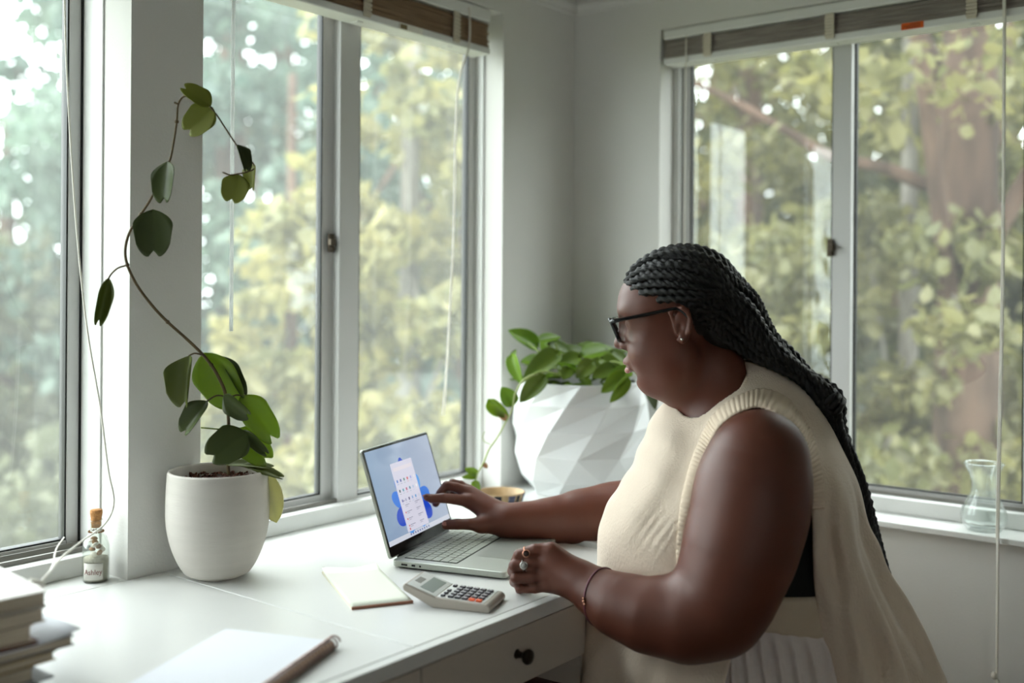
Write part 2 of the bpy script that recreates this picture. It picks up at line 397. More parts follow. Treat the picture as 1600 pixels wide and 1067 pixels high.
# ------------------------------------------------------------------ desk
M_DESK = mat('white_lacquered_desk', (216, 217, 214), rough=.28, spec=.5, var=.03, vscale=5)
M_DESKF = mat('white_laminate_front', (190, 182, 170), rough=.45, spec=.4)
YF = .984; XD0, XS, XD1 = .10, 1.068, 1.69
M_SHADOWGAP = mat('grey_joint_line', (165, 168, 164), rough=.6)
desk = thing('desk', 'long white lacquered desk under the windows with a drawer on dark knob', 'desk', (.9, 1.3, 0))
def dk(b, nm, m, par=None, **k):
    o = b.build(nm, m, par or desk, **k)
    o.matrix_parent_inverse = Matrix.Translation(-desk.location) if par is None else Matrix.Identity(4)
    return o
g = .0012
for (a, c) in ((XD0, XS-g), (XS+g, XD1)):
    b = MB().box(a, c, YF+.020, YW-.001, DZ-.022, DZ); dk(b, 'tabletop', M_DESK, bevel=.0012)
b = MB().box(XD0, XD1, YF, YF+.0185, DZ-.022, DZ); dk(b, 'front_edging', M_DESK, bevel=.0012)
dk(MB().box(XD0+.01, XD1-.01, YF+.01, YW-.01, DZ-.026, DZ-.0222), 'subtop', M_SHADOWGAP)
# carcase with drawers left of the knee hole
zt, zb_ = DZ-.023, .628
b = MB(); b.box(XD0, XD0+.018, YF+.012, YW-.02, 0, zt).box(1.458, 1.474, YF+.006, YW-.02, 0.0, zt).box(1.058, 1.074, YF+.022, YW-.02, zb_, zt)
b.box(XD0+.018, 1.458, YF+.022, YW-.02, zb_-.001, zb_+.012).box(XD1-.018, XD1, YF+.03, YW-.02, 0, zt)
dk(b, 'carcase', M_DESKF, bevel=.001)
for (a, c) in ((XD0+.004, 1.0615), (1.0645, 1.466)):
    d = dk(MB().box(a, c, YF+.001, YF+.018, zb_, zt-.001), 'drawer', M_DESKF, bevel=.0012)
    kc = Vector(((a+c)/2+.012, YF, CAMZ-.5618)) if a > .5 else Vector(((a+c)/2, YF, CAMZ-.5618))
    Mk = Matrix.Translation(kc) @ Matrix.Rotation(PI/2, 4, 'X')
    b = MB(); b.lathe([(.0075, 0), (.0055, .003), (.0045, .010), (.006, .014), (.0105, .017), (.012, .021), (.0105, .025), (.004, .0265)], 24, Mk)
    dk(b, 'knob', mat('dark_bronze_knob', (40, 33, 26), rough=.35, metal=.6), d)
# raised corner shelf
b = MB().box(1.70, XW-.002, 1.03, YW-.002, DZ-.012, DZ+.008)
cs = thing('corner_shelf', 'white raised corner shelf between the desk and the right wall window', 'shelf', (2, 1.3, 0))
o = b.build('top', M_DESK, cs, bevel=.0015); o.matrix_parent_inverse = Matrix.Translation(-cs.location)
for xx in (1.72, XW-.04):
    o = MB().box(xx, xx+.018, 1.05, YW-.015, 0, DZ-.0125).build('side_panel', M_DESKF, cs); o.matrix_parent_inverse = Matrix.Translation(-cs.location)

# ------------------------------------------------------------------ laptop
LA = math.radians(17)
HL = Vector((1.3444, 1.3189, DZ+.014)); LW, LH, LDp = .272, .200, .218
wv = Vector((math.cos(LA), math.sin(LA), 0)); bv = Vector((-math.sin(LA), math.cos(LA), 0))
ML = frame(Vector((HL.x, HL.y, DZ)), wv, (0, 0, 1))      # local: x right, y back, z up ; origin hinge left on desk
laptop = thing('laptop', 'open silver laptop with a bright touch screen on the desk', 'laptop'); laptop.matrix_world = ML
M_LAP = mat('sage_silver_aluminium', (178, 182, 174), rough=.38, metal=.55, spec=.5)
M_LAPD = mat('black_display_bezel', (14, 15, 16), rough=.15)
def rrect(x0, x1, y0, y1, r, n=6):
    o = []
    for cx, cy, a0 in ((x1-r, y0+r, -PI/2), (x1-r, y1-r, 0), (x0+r, y1-r, PI/2), (x0+r, y0+r, PI)):
        for i in range(n+1):
            a = a0+PI/2*i/n; o.append((cx+r*math.cos(a), cy+r*math.sin(a)))
    return o
b = MB().prism(rrect(0, LW, -LDp, 0, .009), .0025, .0135); base = b.build('base', M_LAP, laptop, bevel=.0018)
b = MB().prism(rrect(.020, LW-.020, -.118, -.014, .003), .0135, .01362); b.build('keyboard_deck', mat('dark_key_gap', (26, 30, 27), rough=.6), base)
kb = MB(); M_KEY = mat('silver_keycap', (160, 165, 154), rough=.5, metal=.2)
x0k, x1k, y0k, y1k = .0215, LW-.0215, -.1165, -.0155; rows = 6; nk = 0
for r in range(rows):
    hh = (y1k-y0k)/rows; ya = y1k-(r+1)*hh; n = [15, 14, 14, 13, 12, 9][r]
    wts = [1]*n
    if r == 1: wts[-1] = 1.6
    if r == 2: wts[0] = 1.5
    if r == 3: wts[0] = 1.7; wts[-1] = 1.8
    if r == 4: wts[0] = 2.1; wts[-1] = 2.3
    if r == 5: wts = [1, 1, 1, 1, 5.2, 1, 1, 1.2, 1.2]
    tot = sum(wts); x = x0k
    for q in wts:
        ww = q/tot*(x1k-x0k)
        k = MB().box(x+.0010, x+ww-.0010, ya+.0011, ya+hh-.0011, .0136, .0147); k.build('key', M_KEY, base); x += ww; nk += 1
b = MB().prism(rrect(LW/2-.052, LW/2+.052, -.206, -.130, .003), .01352, .01362); b.build('touchpad', mat('touchpad_surface', (168, 172, 164), rough=.3, metal=.4), base)
b = MB()
for yy, ww in ((-.025, .012), (-.043, .007), (-.056, .003)): b.box(-.0003, .001, yy-ww/2, yy+ww/2, .0058, .0092)
b.build('port', M_LAPD, base)
b = MB().box(.02, .04, -.20, -.02, 0, .0026).box(LW-.04, LW-.02, -.20, -.02, 0, .0026); b.build('rubber_foot', M_DARK, base)
b = MB(); b.tube([(.03, .001, .0125), (LW-.03, .001, .0125)], .0042, 12); b.build('hinge', mat('black_hinge', (25, 26, 26), rough=.35), laptop)
TL = math.radians(18)
MLd = Matrix.Translation((0, .0015, .0145)) @ Matrix.Rotation(PI/2-TL, 4, 'X')    # lid local: x right, y up the lid, z towards the user
lid = bpy.data.objects.new('lid', None)
b = MB().prism(rrect(0, LW, 0, LH, .007), -.0055, 0); lid = b.build('lid', M_LAP, laptop, bevel=.0012); lid.matrix_local = MLd
b = MB().prism(rrect(.002, LW-.002, .002, LH-.002, .005), .0, .0006); bz = b.build('bezel', M_LAPD, lid)
# screen picture, drawn with a node material over the display: pale blue ground; petals and window are thin layers of the display
sx0, sx1, sy0, sy1 = .0065, LW-.0065, .020, LH-.006
m = bpy.data.materials.new('display_wallpaper'); m.use_nodes = True; nt = m.node_tree
gg = nt.nodes.new('ShaderNodeTexCoord'); sp = nt.nodes.new('ShaderNodeSeparateXYZ'); nt.links.new(gg.outputs['Object'], sp.inputs[0])
cr = nt.nodes.new('ShaderNodeValToRGB'); mr = nt.nodes.new('ShaderNodeMapRange'); mr.inputs[1].default_value = sx0; mr.inputs[2].default_value = sx1
nt.links.new(sp.outputs[0], mr.inputs[0]); nt.links.new(mr.outputs[0], cr.inputs[0])
e = cr.color_ramp.elements; e[0].color = lin((138, 162, 190)); e[1].color = lin((176, 188, 208)); q = e.new(.5); q.color = lin((160, 176, 200))
bs = nt.nodes['Principled BSDF']; bs.inputs['Base Color'].default_value = (.01, .01, .012, 1); bs.inputs['Roughness'].default_value = .12
nt.links.new(cr.outputs[0], bs.inputs['Emission Color']); bs.inputs['Emission Strength'].default_value = .85
b = MB().box(sx0, sx1, sy0, sy1, .0006, .0009); b.build('screen', m, lid)
E_ = .85
b1 = MB(); b2 = MB(); b3 = MB(); zz = .00095
cx, cy = (sx0+sx1)/2-.004, .072
def petal(b, a, L_, w_, z):
    pts = []
    for i in range(24):
        t = 2*PI*i/24; r = .5-.5*math.cos(t); pts.append((L_*r, w_*math.sin(t)*(.55+.45*r)))
    ca, sa = math.cos(a), math.sin(a)
    b.prism([(cx+x*ca-y*sa, cy+x*sa+y*ca) for x, y in pts], z, z+.00005)
for i, (a, L_, w_) in enumerate(((2.75, .078, .020), (3.35, .076, .022), (3.9, .060, .022), (2.2, .075, .020), (1.62, .095, .018), (.85, .07, .02), (.2, .078, .022), (-.35, .072, .022), (-1.0, .050, .02), (4.6, .040, .020))):
    petal((b1, b2, b3)[i % 3], a, L_, w_, zz+.00006*i)
b1.build('wallpaper_petals', mat_emit('display_blue', (40, 116, 216), E_), lid)
b2.build('wallpaper_petals', mat_emit('display_deep_blue', (16, 66, 190), E_), lid)
b3.build('wallpaper_petals', mat_emit('display_light_blue', (72, 150, 226), E_), lid)
mx0, mx1, my0, my1 = .085, .172, .030, .160; z1 = .0017
b = MB().prism(rrect(mx0, mx1, my0, my1, .002), .0009, z1); b.build('menu_panel', mat_emit('display_menu', (214, 212, 228), E_), lid)
b = MB().prism(rrect(mx0+.006, mx1-.006, my1-.016, my1-.009, .002), z1, z1+.00005); b.build('search_bar', mat_emit('display_search', (226, 218, 226), E_), lid)
cols = [(40, 110, 200), (30, 60, 150), (60, 130, 110), (210, 60, 60), (150, 160, 220), (225, 225, 235), (40, 60, 60), (60, 150, 170), (190, 60, 110), (40, 130, 150), (170, 190, 220), (240, 240, 240), (110, 110, 170), (160, 160, 190), (70, 60, 110), (120, 160, 210), (70, 150, 210), (200, 205, 220)]
for i in range(18):
    c = i % 6; r = i//6; x = mx0+.0095+c*.0138; y = my1-.035-r*.0185
    b = MB().prism(rrect(x-.0024, x+.0024, y-.0026, y+.0026, .0008, 3), z1, z1+.00006).box(x-.003, x+.003, y-.0062, y-.0056, z1, z1+.00004)
    b.build('app_icon', mat_emit('display_icon_%d' % i, cols[i], E_), lid)
b = MB()
for r in range(4):
    for c in range(2):
        x = mx0+.0095+c*.040; y = .078-r*.0125
        b.box(x+.005, x+.022+.004*((r+c) % 2), y, y+.0011, z1, z1+.00005).box(x+.005, x+.016, y-.0028, y-.0021, z1, z1+.00005)
b.box(mx0+.008, mx0+.018, .0865, .088, z1, z1+.00005)
b.build('menu_text', mat_emit('display_text', (120, 122, 150), E_), lid)
b = MB()
for r in range(1, 4): b.box(mx0+.0085, mx0+.0120, .0765-r*.0125, .0795-r*.0125, z1, z1+.00006)
b.box(mx0+.008, mx0+.0118, .0325, .0365, z1, z1+.00006)
b.build('menu_file_icons', mat_emit('display_red', (200, 74, 70), E_), lid)
b = MB().box(sx0, sx1, sy0, sy0+.009, .0009, .00098); b.build('taskbar', mat_emit('display_taskbar', (206, 210, 222), E_), lid)
b = MB()
for i in range(9): b.box(.092+i*.0095, .0955+i*.0095, sy0+.003, sy0+.0065, .00098, .00104)
b.build('taskbar_icon', mat_emit('display_icon_1', (30, 60, 150), E_), lid)
LIDW = ML @ MLd
lid_n = (LIDW.to_3x3() @ Vector((0, 0, 1))).normalized(); lid_o = LIDW @ Vector((0, 0, .0018))
def on_lid(px, py):
    r = Vector(ray(px, py)); c = Vector((0, 0, CAMZ)); t = (lid_o-c).dot(lid_n)/r.dot(lid_n); return c+r*t

# ------------------------------------------------------------------ calculator
c1 = on_z(676, 950, DZ); c2 = on_z(770, 960, DZ); ld = (c2-c1); ll = ld.length; ld.normalize()
MC = frame(c1, ld, (0, 0, 1))                  # x along body towards its foot, y across (away), z up
calc = thing('calculator', 'silver desk calculator with tilted display and two orange keys', 'calculator'); calc.matrix_world = MC
cw = .080; th = .013; ln = ll-.005; up = .052; rise = .019
prof = [(0, .0), (ln-.003, 0), (ln, .004), (ln-.001, th-.004), (ln-.006, th), (.004, th+.004), (-up*.93, rise+th+.002), (-up, rise+th-.003), (-up+.002, rise+.004), (-up+.006, rise+.002)]
n = len(prof); vs = [(x, y, z) for y in (0, cw) for x, z in prof]
b = MB().add(vs, [tuple(range(n)), tuple(reversed(range(n, 2*n)))]+[(i, n+i, n+(i+1) % n, (i+1) % n) for i in range(n)])
M_CAL = mat('champagne_silver_plastic', (170, 162, 152), rough=.35, metal=.35)
b.build('body', M_CAL, calc, bevel=.002)
def slope(x):       # top surface height
    if x > .004: return th+.004+(x-.004)/(ln-.010)*(-.004)
    return th+.004+(.004-x)/(up*.93+.004)*(rise-.002)
def facebox(b, x0, x1, y0, y1, h0, h1):
    vs = [(x, y, slope(x)+h) for h in (h0, h1) for y in (y0, y1) for x in (x0, x1)]
    b.add(vs, [(0, 2, 3, 1), (4, 5, 7, 6), (0, 1, 5, 4), (2, 6, 7, 3), (0, 4, 6, 2), (1, 3, 7, 5)])
b = MB(); facebox(b, .005, ln-.012, .003, cw-.003, -.0002, .0006); facebox(b, -up+.007, .003, .003, cw-.003, -.0002, .0006)
b.build('face_plate', mat('brushed_silver_plate', (206, 208, 206), rough=.35, metal=.3), calc)
b = MB(); facebox(b, -.026, -.004, .012, cw-.010, .0006, .0010); b.build('display', mat('lcd_grey', (138, 146, 142), rough=.2), calc)
b = MB(); facebox(b, -.041, -.031, .026, .050, .0006, .0010); b.build('solar_panel', mat('solar_cell', (128, 126, 122), rough=.25), calc)
M_CK = mat('grey_calculator_key', (150, 148, 152), rough=.4); M_CKD = mat('dark_key_side', (62, 60, 66), rough=.5); M_CKO = mat('orange_calculator_key', (236, 98, 48), rough=.4)
kx0 = .010; pw = (ln-.014-kx0)/6; pd = (cw-.012)/5
for i in range(6):
    for j in range(5):
        if i == 0 and j == 3: continue
        x = kx0+i*pw; y = .006+j*pd; orange = (j == 0 and i >= 4)
        x1 = x+pw*.76 if i else x+pw*.5
        b = MB(); facebox(b, x, x1, y+.001, y+pd*.66, .0006, .0034); o = b.build('key', M_CKO if orange else M_CKD, calc, bevel=.0006)
        if not orange:
            b = MB(); facebox(b, x+.0012, x1-.0012, y+.0022, y+pd*.66-.0012, .0034, .0039); b.build('key_cap', M_CK, o)
        b = MB(); cxk, cyk = (x+x1)/2, y+.001+pd*.33
        facebox(b, cxk-.0013, cxk+.0013, cyk-.0003, cyk+.0003, .0039, .0041); facebox(b, cxk-.0003, cxk+.0003, cyk-.0013, cyk+.0013, .0039, .0041) if (i+j) % 2 else None
        b.build('key_mark', mat('key_print', (235, 235, 235), rough=.5), o)

# ------------------------------------------------------------------ cream notepad with a curled top leaf
pa, pb, pc, pd_ = [on_z(x, y, DZ+.004) for x, y in ((497, 893), (550, 949), (649, 938), (581, 885))]
xv = ((pc-pb)+(pd_-pa)).normalized(); NW = .098; NL = (pa-pb).length
MP = frame(Vector((pb.x, pb.y, DZ)), xv, (0, 0, 1))
pad = thing('notepad', 'cream paper notepad with a curled top edge, partly under the calculator', 'notepad'); pad.matrix_world = MP
b = MB().box(0, NW, 0, NL, .0002, .0038); b.build('pages', mat('cream_paper', (224, 220, 198), rough=.8), pad)
b = MB().box(-.0004, NW+.0004, -.0006, .0022, .0, .0044); b.build('binding', mat('brown_kraft_edge', (150, 104, 84), rough=.8), pad, bevel=.0004)
nn = 14; vs = []
for i in range(nn+1):
    for j in range(9):
        x = NW*i/nn; y = NL*j/8; c = max(0, (y/NL-.86)/.14); h = .0040+.0065*c*c*(.55+.45*math.cos(x/NW*5.2))
        vs.append((x, y, h))
b = MB().add(vs, [(i*9+j, (i+1)*9+j, (i+1)*9+j+1, i*9+j+1) for i in range(nn) for j in range(8)], True)
b.build('top_leaf', mat('pale_sage_paper', (218, 222, 208), rough=.8), pad, solid=.0004)
b = MB().tube([(.001+NW*.3*i/8, NL+.001, .0068+.0030*math.cos(i*.45)) for i in range(9)], .0012, 8); b.build('edge_strip', mat('olive_edge', (92, 92, 52), rough=.7), pad)

# ------------------------------------------------------------------ spiral notebook
na, nb_, nc = [on_z(x, y, DZ+.009) for x, y in ((362, 981), (521, 999), (426, 1064))]
dirw = (na-nb_).normalized(); dl = (nc-nb_); dl = (dl-dirw*dl.dot(dirw)).normalized()
MN = frame(Vector((nb_.x, nb_.y, DZ)), dl, (0, 0, 1))     # x along the spiral, pages toward -y or +y
sgn = 1 if dirw.dot(MN.col[1].to_3d()) > 0 else -1
NBL, NBW = .235, .168
nb = thing('spiral_notebook', 'open white spiral notebook lying at the front of the desk', 'notebook'); nb.matrix_world = MN
y0, y1 = sorted((sgn*.003, sgn*NBW))
b = MB().box(0.001, NBL, y0, y1, 0, .0015); b.build('back_cover', mat('brown_card', (150, 122, 98), rough=.8), nb)
b = MB().box(0.003, NBL-.002, y0, y1, .0015, .0085); b.build('pages', mat('white_paper', (228, 231, 238), rough=.85), nb, bevel=.0006)
pts = []; turns = 25
for i in range(turns*12+1):
    a = 2*PI*i/12; pts.append((.004+(NBL-.008)*i/(turns*12), -sgn*.004+.0085*math.cos(a), .0085+.0083*math.sin(a)))
b = MB().tube(pts, .0014, 6); b.build('spiral_binding', mat('bronze_wire', (166, 146, 140), rough=.35, metal=.7), nb)
b = MB().box(.012, NBL-.002, -sgn*.004-.004, -sgn*.004+.004, .0005, .0095); b.build('page_edges', mat('kraft_page_edges', (140, 112, 86), rough=.9), nb)

# ------------------------------------------------------------------ stack of books at the left edge
bx_, by_ = .664, 1.258
PAPER = mat('book_pages', (196, 184, 165), rough=.9, bump=.5, bscale=90, bstretch=(.2, .2, 12), var=.15, vscale=40, col2=(168, 154, 134))
zc = DZ
books = [  # dx right end, thickness, length(y), cover colour, rotation, label, kind
    (.0, .008, .20, (38, 34, 34), .5, 'thin black book at the bottom of the stack by the leftmost window', 'book'),
    (.022, .003, .19, (196, 200, 206), -1., 'thin pale grey booklet second from the bottom of the stack', 'booklet'),
    (-.004, .019, .21, (120, 120, 120), 2., 'thick grey covered book in the lower half of the stack', 'book'),
    (.024, .012, .22, (150, 128, 84), -1.2, 'ochre and brown edged magazine below the widest grey one', 'magazine'),
    (.048, .013, .24, (124, 122, 124), 1.0, 'grey magazine sticking out furthest from the stack', 'magazine'),
    (.001, .006, .17, (88, 24, 26), 2.5, 'slim dark red book in the middle of the stack', 'book'),
    (-.006, .020, .16, (186, 170, 150), 2., 'beige paperback resting on the dark red book', 'book'),
    (.010, .018, .165, (176, 166, 150), -1.5, 'brownish paperback, second from the top of the stack', 'book'),
    (.012, .020, .19, (212, 208, 202), 6., 'pale covered book topmost on the stack under the cord knot', 'book')]
for i, (dx, t, ly, c, rot, lb, kind) in enumerate(books):
    t -= .0004
    Mb = Matrix.Translation((bx_+dx, by_, zc)) @ Matrix.Rotation(math.radians(-rot), 4, 'Z')
    o = thing(kind, lb, kind, group='books stacked at the left end of the desk'); o.matrix_world = Mb
    ct = .0014 if t > .004 else .0006; L_ = .15+.03*((i*7) % 3)
    mc = mat('cover_%02x%02x%02x' % c, c, rough=.55)
    b = MB().box(-L_, 0, 0, ly, 0, ct).box(-L_, 0, 0, ly, t-ct, t).box(-L_, -L_+ct, 0, ly, 0, t); b.build('cover', mc, o, bevel=.0003)
    b = MB().box(-L_+ct, -.003, .003, ly-.003, ct, t-ct); b.build('pages', PAPER, o)
    zc += t+.0004
    if i == 4:
        b = MB(); vs = [];
        for k in range(9):
            for j in range(5): vs.append((bx_+.055-.16*(1-k/8)+.0, by_-.004+.18*j/4, zc+.0002+.007*max(0, (k/8-.66)/.34)**1.5))
        b.add(vs, [(k*5+j, (k+1)*5+j, (k+1)*5+j+1, k*5+j+1) for k in range(8) for j in range(4)], True)
        # loose sheet
        for q in range(45): pass
        so = b.build('paper_sheet', mat('white_paper', (228, 231, 238), rough=.85), None, solid=.0003)
        tag(so, 'loose white sheet with lifted corner on the grey magazine', 'paper'); zc += .0006

# ------------------------------------------------------------------ little bottle with cork, shells and sand
bo = thing('message_bottle', 'small corked glass bottle of sand and shells with a name tag', 'bottle', (.968, 1.645, DZ))
prof = [(.0, .0), (.019, .0), (.0215, .003), (.0220, .050), (.0215, .060), (.017, .074), (.011, .082), (.0098, .088), (.0098, .100), (.0115, .103)]
inner = [(.0098, .103), (.0082, .100), (.0082, .088), (.0100, .080), (.0155, .072), (.0200, .059), (.0205, .050), (.0200, .004), (.0, .0025)]
b = MB().lathe(prof+inner, 40, cap0=False, cap1=False); b.build('glass', mat_glass('clear_bottle_glass', (250, 252, 250), .04, .7, .03), bo)
b = MB().lathe([(.0, .0028), (.0196, .0032), (.0202, .034), (.0190, .040), (.010, .043), (0, .044)], 32, cap0=False, cap1=False)
b.build('sand', mat('pale_sand', (196, 188, 172), rough=.95, bump=.6, bscale=700, var=.2, vscale=400), bo)
rnd = random.Random(5); 
for i in range(10):
    a = rnd.uniform(0, 2*PI); r = rnd.uniform(.004, .013); b = MB()
    b.sphere((r*math.cos(a), r*math.sin(a), .047+.0024*i), (.0062, .0050, .0030), 8, Matrix.Rotation(rnd.uniform(-1, 1), 3, 'X') @ Matrix.Rotation(rnd.uniform(0, 3), 3, 'Z'))
    b.build('shell', mat('shell_brown' if i % 2 else 'shell_white', (150, 112, 78) if i % 2 else (225, 218, 208), rough=.5), bo)
b = MB().lathe([(.0078, .090), (.0088, .106), (.0102, .114), (.0100, .119), (.0088, .1200)], 28); b.build('cork', mat('cork', (192, 138, 84), rough=.9, var=.3, vscale=300, bump=.5, bscale=300), bo)
b = MB()
for k in range(18): b.sphere((.0115*math.cos(k*.35), .0115*math.sin(k*.35), .0835), .0018, 5)
b.build('twine', mat('brown_twine', (128, 96, 66), rough=.9), bo)
# paper tag wrapped on the glass, lettering on it
taga = -PI/2-.75
def wrap(u, z, r=.0224): a = taga+u/r; return (r*math.cos(a), r*math.sin(a), z)
vs = []; nu = 12
for i in range(nu+1):
    for z in (.006, .034): vs.append(wrap(-.0165+.033*i/nu, z))
b = MB().add(vs, [(2*i, 2*i+2, 2*i+3, 2*i+1) for i in range(nu)], True); b.build('paper_tag', mat('tag_paper', (208, 206, 198), rough=.8), bo, solid=.0003)
tc_ = bpy.data.curves.new('tag_name', 'FONT'); tc_.body = 'Ashley'; tc_.size = .0125; tc_.extrude = .0001; tc_.align_x = 'CENTER'
to = bpy.data.objects.new('tmp_text', tc_); COL.objects.link(to); bpy.context.view_layer.update()
me = bpy.data.meshes.new_from_object(to.evaluated_get(bpy.context.evaluated_depsgraph_get())); bpy.data.objects.remove(to)
vl = [v.co.copy() for v in me.vertices]
for v, c in zip(me.vertices, vl):
    p = wrap(c.x*.9, .0155+c.y, .0228+c.z); v.co = p
me.materials.append(mat('red_brown_ink', (120, 62, 60), rough=.7)); o = bpy.data.objects.new('name_lettering', me); COL.objects.link(o); o.parent = bo

# ------------------------------------------------------------------ clear hyacinth vase on the sill
M_VG = mat_glass('green_tinged_glass', (252, 254, 253), .03, .7, .05)
vo = thing('glass_vase', 'clear pinched-neck glass vase on the sill of the right wall window', 'vase', (2.337, .574, DZ))
outp = [(0, 0), (.030, 0), (.034, .002), (.043, .016), (.0455, .030), (.043, .044), (.034, .062), (.0265, .078), (.0245, .092), (.026, .108), (.032, .124), (.0375, .135), (.0385, .139)]
inp = [(.0375, .141), (.0360, .138), (.0305, .125), (.0245, .109), (.0227, .092), (.0247, .079), (.032, .063), (.0405, .044), (.043, .030), (.0405, .017), (.030, .008), (0, .006)]
b = MB().lathe(outp+inp, 64, cap0=False, cap1=False, rfun=lambda a, z, j: 1+(.018*math.cos(8*a) if .010 < z < .06 else 0)); b.build('glass_body', M_VG, vo)
b = MB().tube([(.0382*math.cos(2*PI*i/48), .0382*math.sin(2*PI*i/48), .1395) for i in range(48)], .0022, 8, closed=True); b.build('rolled_rim', M_VG, vo)

# ------------------------------------------------------------------ shallow tan dish with dark pattern behind the laptop
do = thing('shallow_dish', 'small shallow tan dish with a dark patterned rim beside the big planter', 'dish', (1.868, 1.488, DZ+.008))
b = MB().lathe([(0, 0), (.036, 0), (.048, .008), (.0540, .027), (.0530, .0295), (.0510, .0285), (.045, .010), (.034, .005), (0, .004)], 56, cap0=False, cap1=False)
b.build('bowl', mat('tan_ceramic', (186, 158, 118), rough=.55, var=.15, vscale=40), do)
for i, (a0, wd, c) in enumerate([(-2.75, .30, 0), (-2.15, .32, 1), (-1.75, .20, 0), (-1.35, .28, 1), (-.9, .36, 0), (-.35, .26, 1), (.1, .3, 0)]):
    vs = []
    for k in range(9):
        a = a0+wd*k/8
        for r, z in ((.0490, .0095), (.0547, .0272)): vs.append((r*math.cos(a), r*math.sin(a), z))
    b = MB().add(vs, [(2*k, 2*k+2, 2*k+3, 2*k+1) for k in range(8)], True)
    b.build('painted_patch', mat('black_glaze', (22, 24, 30), rough=.3) if c == 0 else mat('blue_grey_glaze', (88, 92, 116), rough=.3), do, solid=.0006)
# ------------------------------------------------------------------ leaves
def leaf_mesh(att, tip, nrm, width, shape='heart', cup=.15, curl=.0, fold=.1, nu=10, nv=8, th=.0009):
    """one leaf as a curved sheet from attachment point to tip; nrm = face direction"""
    att = Vector(att); tip = Vector(tip); ax = tip-att; L = ax.length; ax.normalize(); nrm = Vector(nrm)
    nrm = (nrm-ax*nrm.dot(ax)).normalized(); sd = nrm.cross(ax)
    b = MB(); vs = []
    for i in range(nu+1):
        t = i/nu
        for j in range(-nv, nv+1):
            s = j/nv
            if shape == 'heart':       # reversed heart: narrow at stalk, two lobes with a notch at the far end
                w = math.sin(min(1, t*1.12)*PI/2)**.75*(1-.18*t)
                x = t*(1+.0*s)
                notch = .16*math.exp(-(s*s)/.035)*t**3
                rnd_ = (1-math.sqrt(max(0, 1-(abs(s))**2.2)))*.62*t
                xx = t-notch-rnd_*.9
                yy = s*w
            elif shape == 'oval':
                w = (math.sin(PI*min(1, t**.85))**.62) if 0 < t < 1 else 0
                xx = t; yy = s*w
            else:                       # pointed (pothos)
                w = 0 if t <= 0 else max(0, (t**.42)*(1-t)**.8*1.78)
                xx = t+(-.10*abs(s)*(1-t)*(.9 if t < .35 else 0)); yy = s*w
            h = cup*yy*yy*L*.5+curl*L*(t*t)-fold*abs(yy)*L*.5*0+fold*abs(yy)*width*.5
            vs.append(att+ax*(xx*L)+sd*(yy*width*.5)+nrm*h)
    m = 2*nv+1
    b.add(vs, [(i*m+j, i*m+j+1, (i+1)*m+j+1, (i+1)*m+j) for i in range(nu) for j in range(m-1)], True)
    return b
TOCAM = Vector(-F0)
def nrm_from(px, py, yaw=0., pit=0.):
    """direction towards the room turned sideways/up"""
    return (TOCAM*math.cos(yaw)*math.cos(pit)+Vector(R0)*math.sin(yaw)*math.cos(pit)+Vector((0, 0, 1))*math.sin(pit)).normalized()
LG = mat_leaf('leaf_bright', (116, 140, 40), (90, 118, 34), trans=.5, tcol=(160, 182, 46), vscale=20)
LD = mat_leaf('leaf_dark', (58, 68, 34), (72, 84, 38), trans=.15, vscale=20)
LM = mat_leaf('leaf_mid', (84, 96, 42), (104, 112, 46), trans=.3, vscale=20)
LO = mat_leaf('leaf_olive', (150, 154, 74), (128, 136, 58), trans=.5, vscale=20)
LY = mat_leaf('leaf_young', (222, 216, 160), (206, 206, 140), trans=.35, vscale=20)
M_STEM = mat('brown_green_stem', (88, 72, 46), rough=.7, bump=.4, bscale=300)
M_STEMG = mat('green_stem', (132, 150, 78), rough=.6)
# ------------------------------------------------------------------ hoya in white ribbed pot
PD = 1.813
pc = P(340, 899, PD); pc.z = DZ
hoya = thing('potted_plant', 'trailing heart-leaf plant in a white ribbed pot at the window post', 'potted plant', pc)
def hy(b, nm, m, **k):
    o = b.build(nm, m, hoya, **k); o.matrix_parent_inverse = Matrix.Translation(-pc); return o
k = .0862
hz = .181
pr = []
N_ = 56
for i in range(N_+1):
    t = i/N_; r = k*(.50+.50*min(1, (math.sin(min(1, t/.62)*PI/2))**.62)) if t < .62 else k*(1-.030*((t-.62)/.38)**2)
    if t < .04: r = k*.5*(.93+.07*t/.04) if t < .02 else r
    pr.append((r+.0007*math.sin(i*PI), hz*t))
ribs = []
for i in range(len(pr)-1):
    for q in (0, .5):
        r = pr[i][0]*(1-q)+pr[i+1][0]*q; z = pr[i][1]*(1-q)+pr[i+1][1]*q; ribs.append((r+(.0009 if q else -.0006), z))
ribs.append(pr[-1])
wall = [(ribs[-1][0]-.0008, hz+.0016), (ribs[-1][0]-.0040, hz+.0014), (ribs[-1][0]-.0052, hz-.002), (k*.93, hz*.75), (k*.8, hz*.5)]
b = MB().lathe([(0, .001)]+[(ribs[0][0]*.8, .0)]+ribs+wall+[(0, hz*.5)], 96, M=Matrix.Translation(pc), cap0=False, cap1=False)
hy(b, 'pot', mat('white_ribbed_ceramic', (205, 200, 192), rough=.62, spec=.3, var=.05, vscale=9, bump=.15, bscale=60, bstretch=(1, 1, 6)))
b = MB().lathe([(0, hz-.020), (k*.5, hz-.018), (k*.93, hz-.022)], 48, M=Matrix.Translation(pc), cap0=False, cap1=False)
hy(b, 'soil', mat('potting_soil', (64, 44, 34), rough=1, bump=1., bscale=120))
rnd = random.Random(11); b = MB()
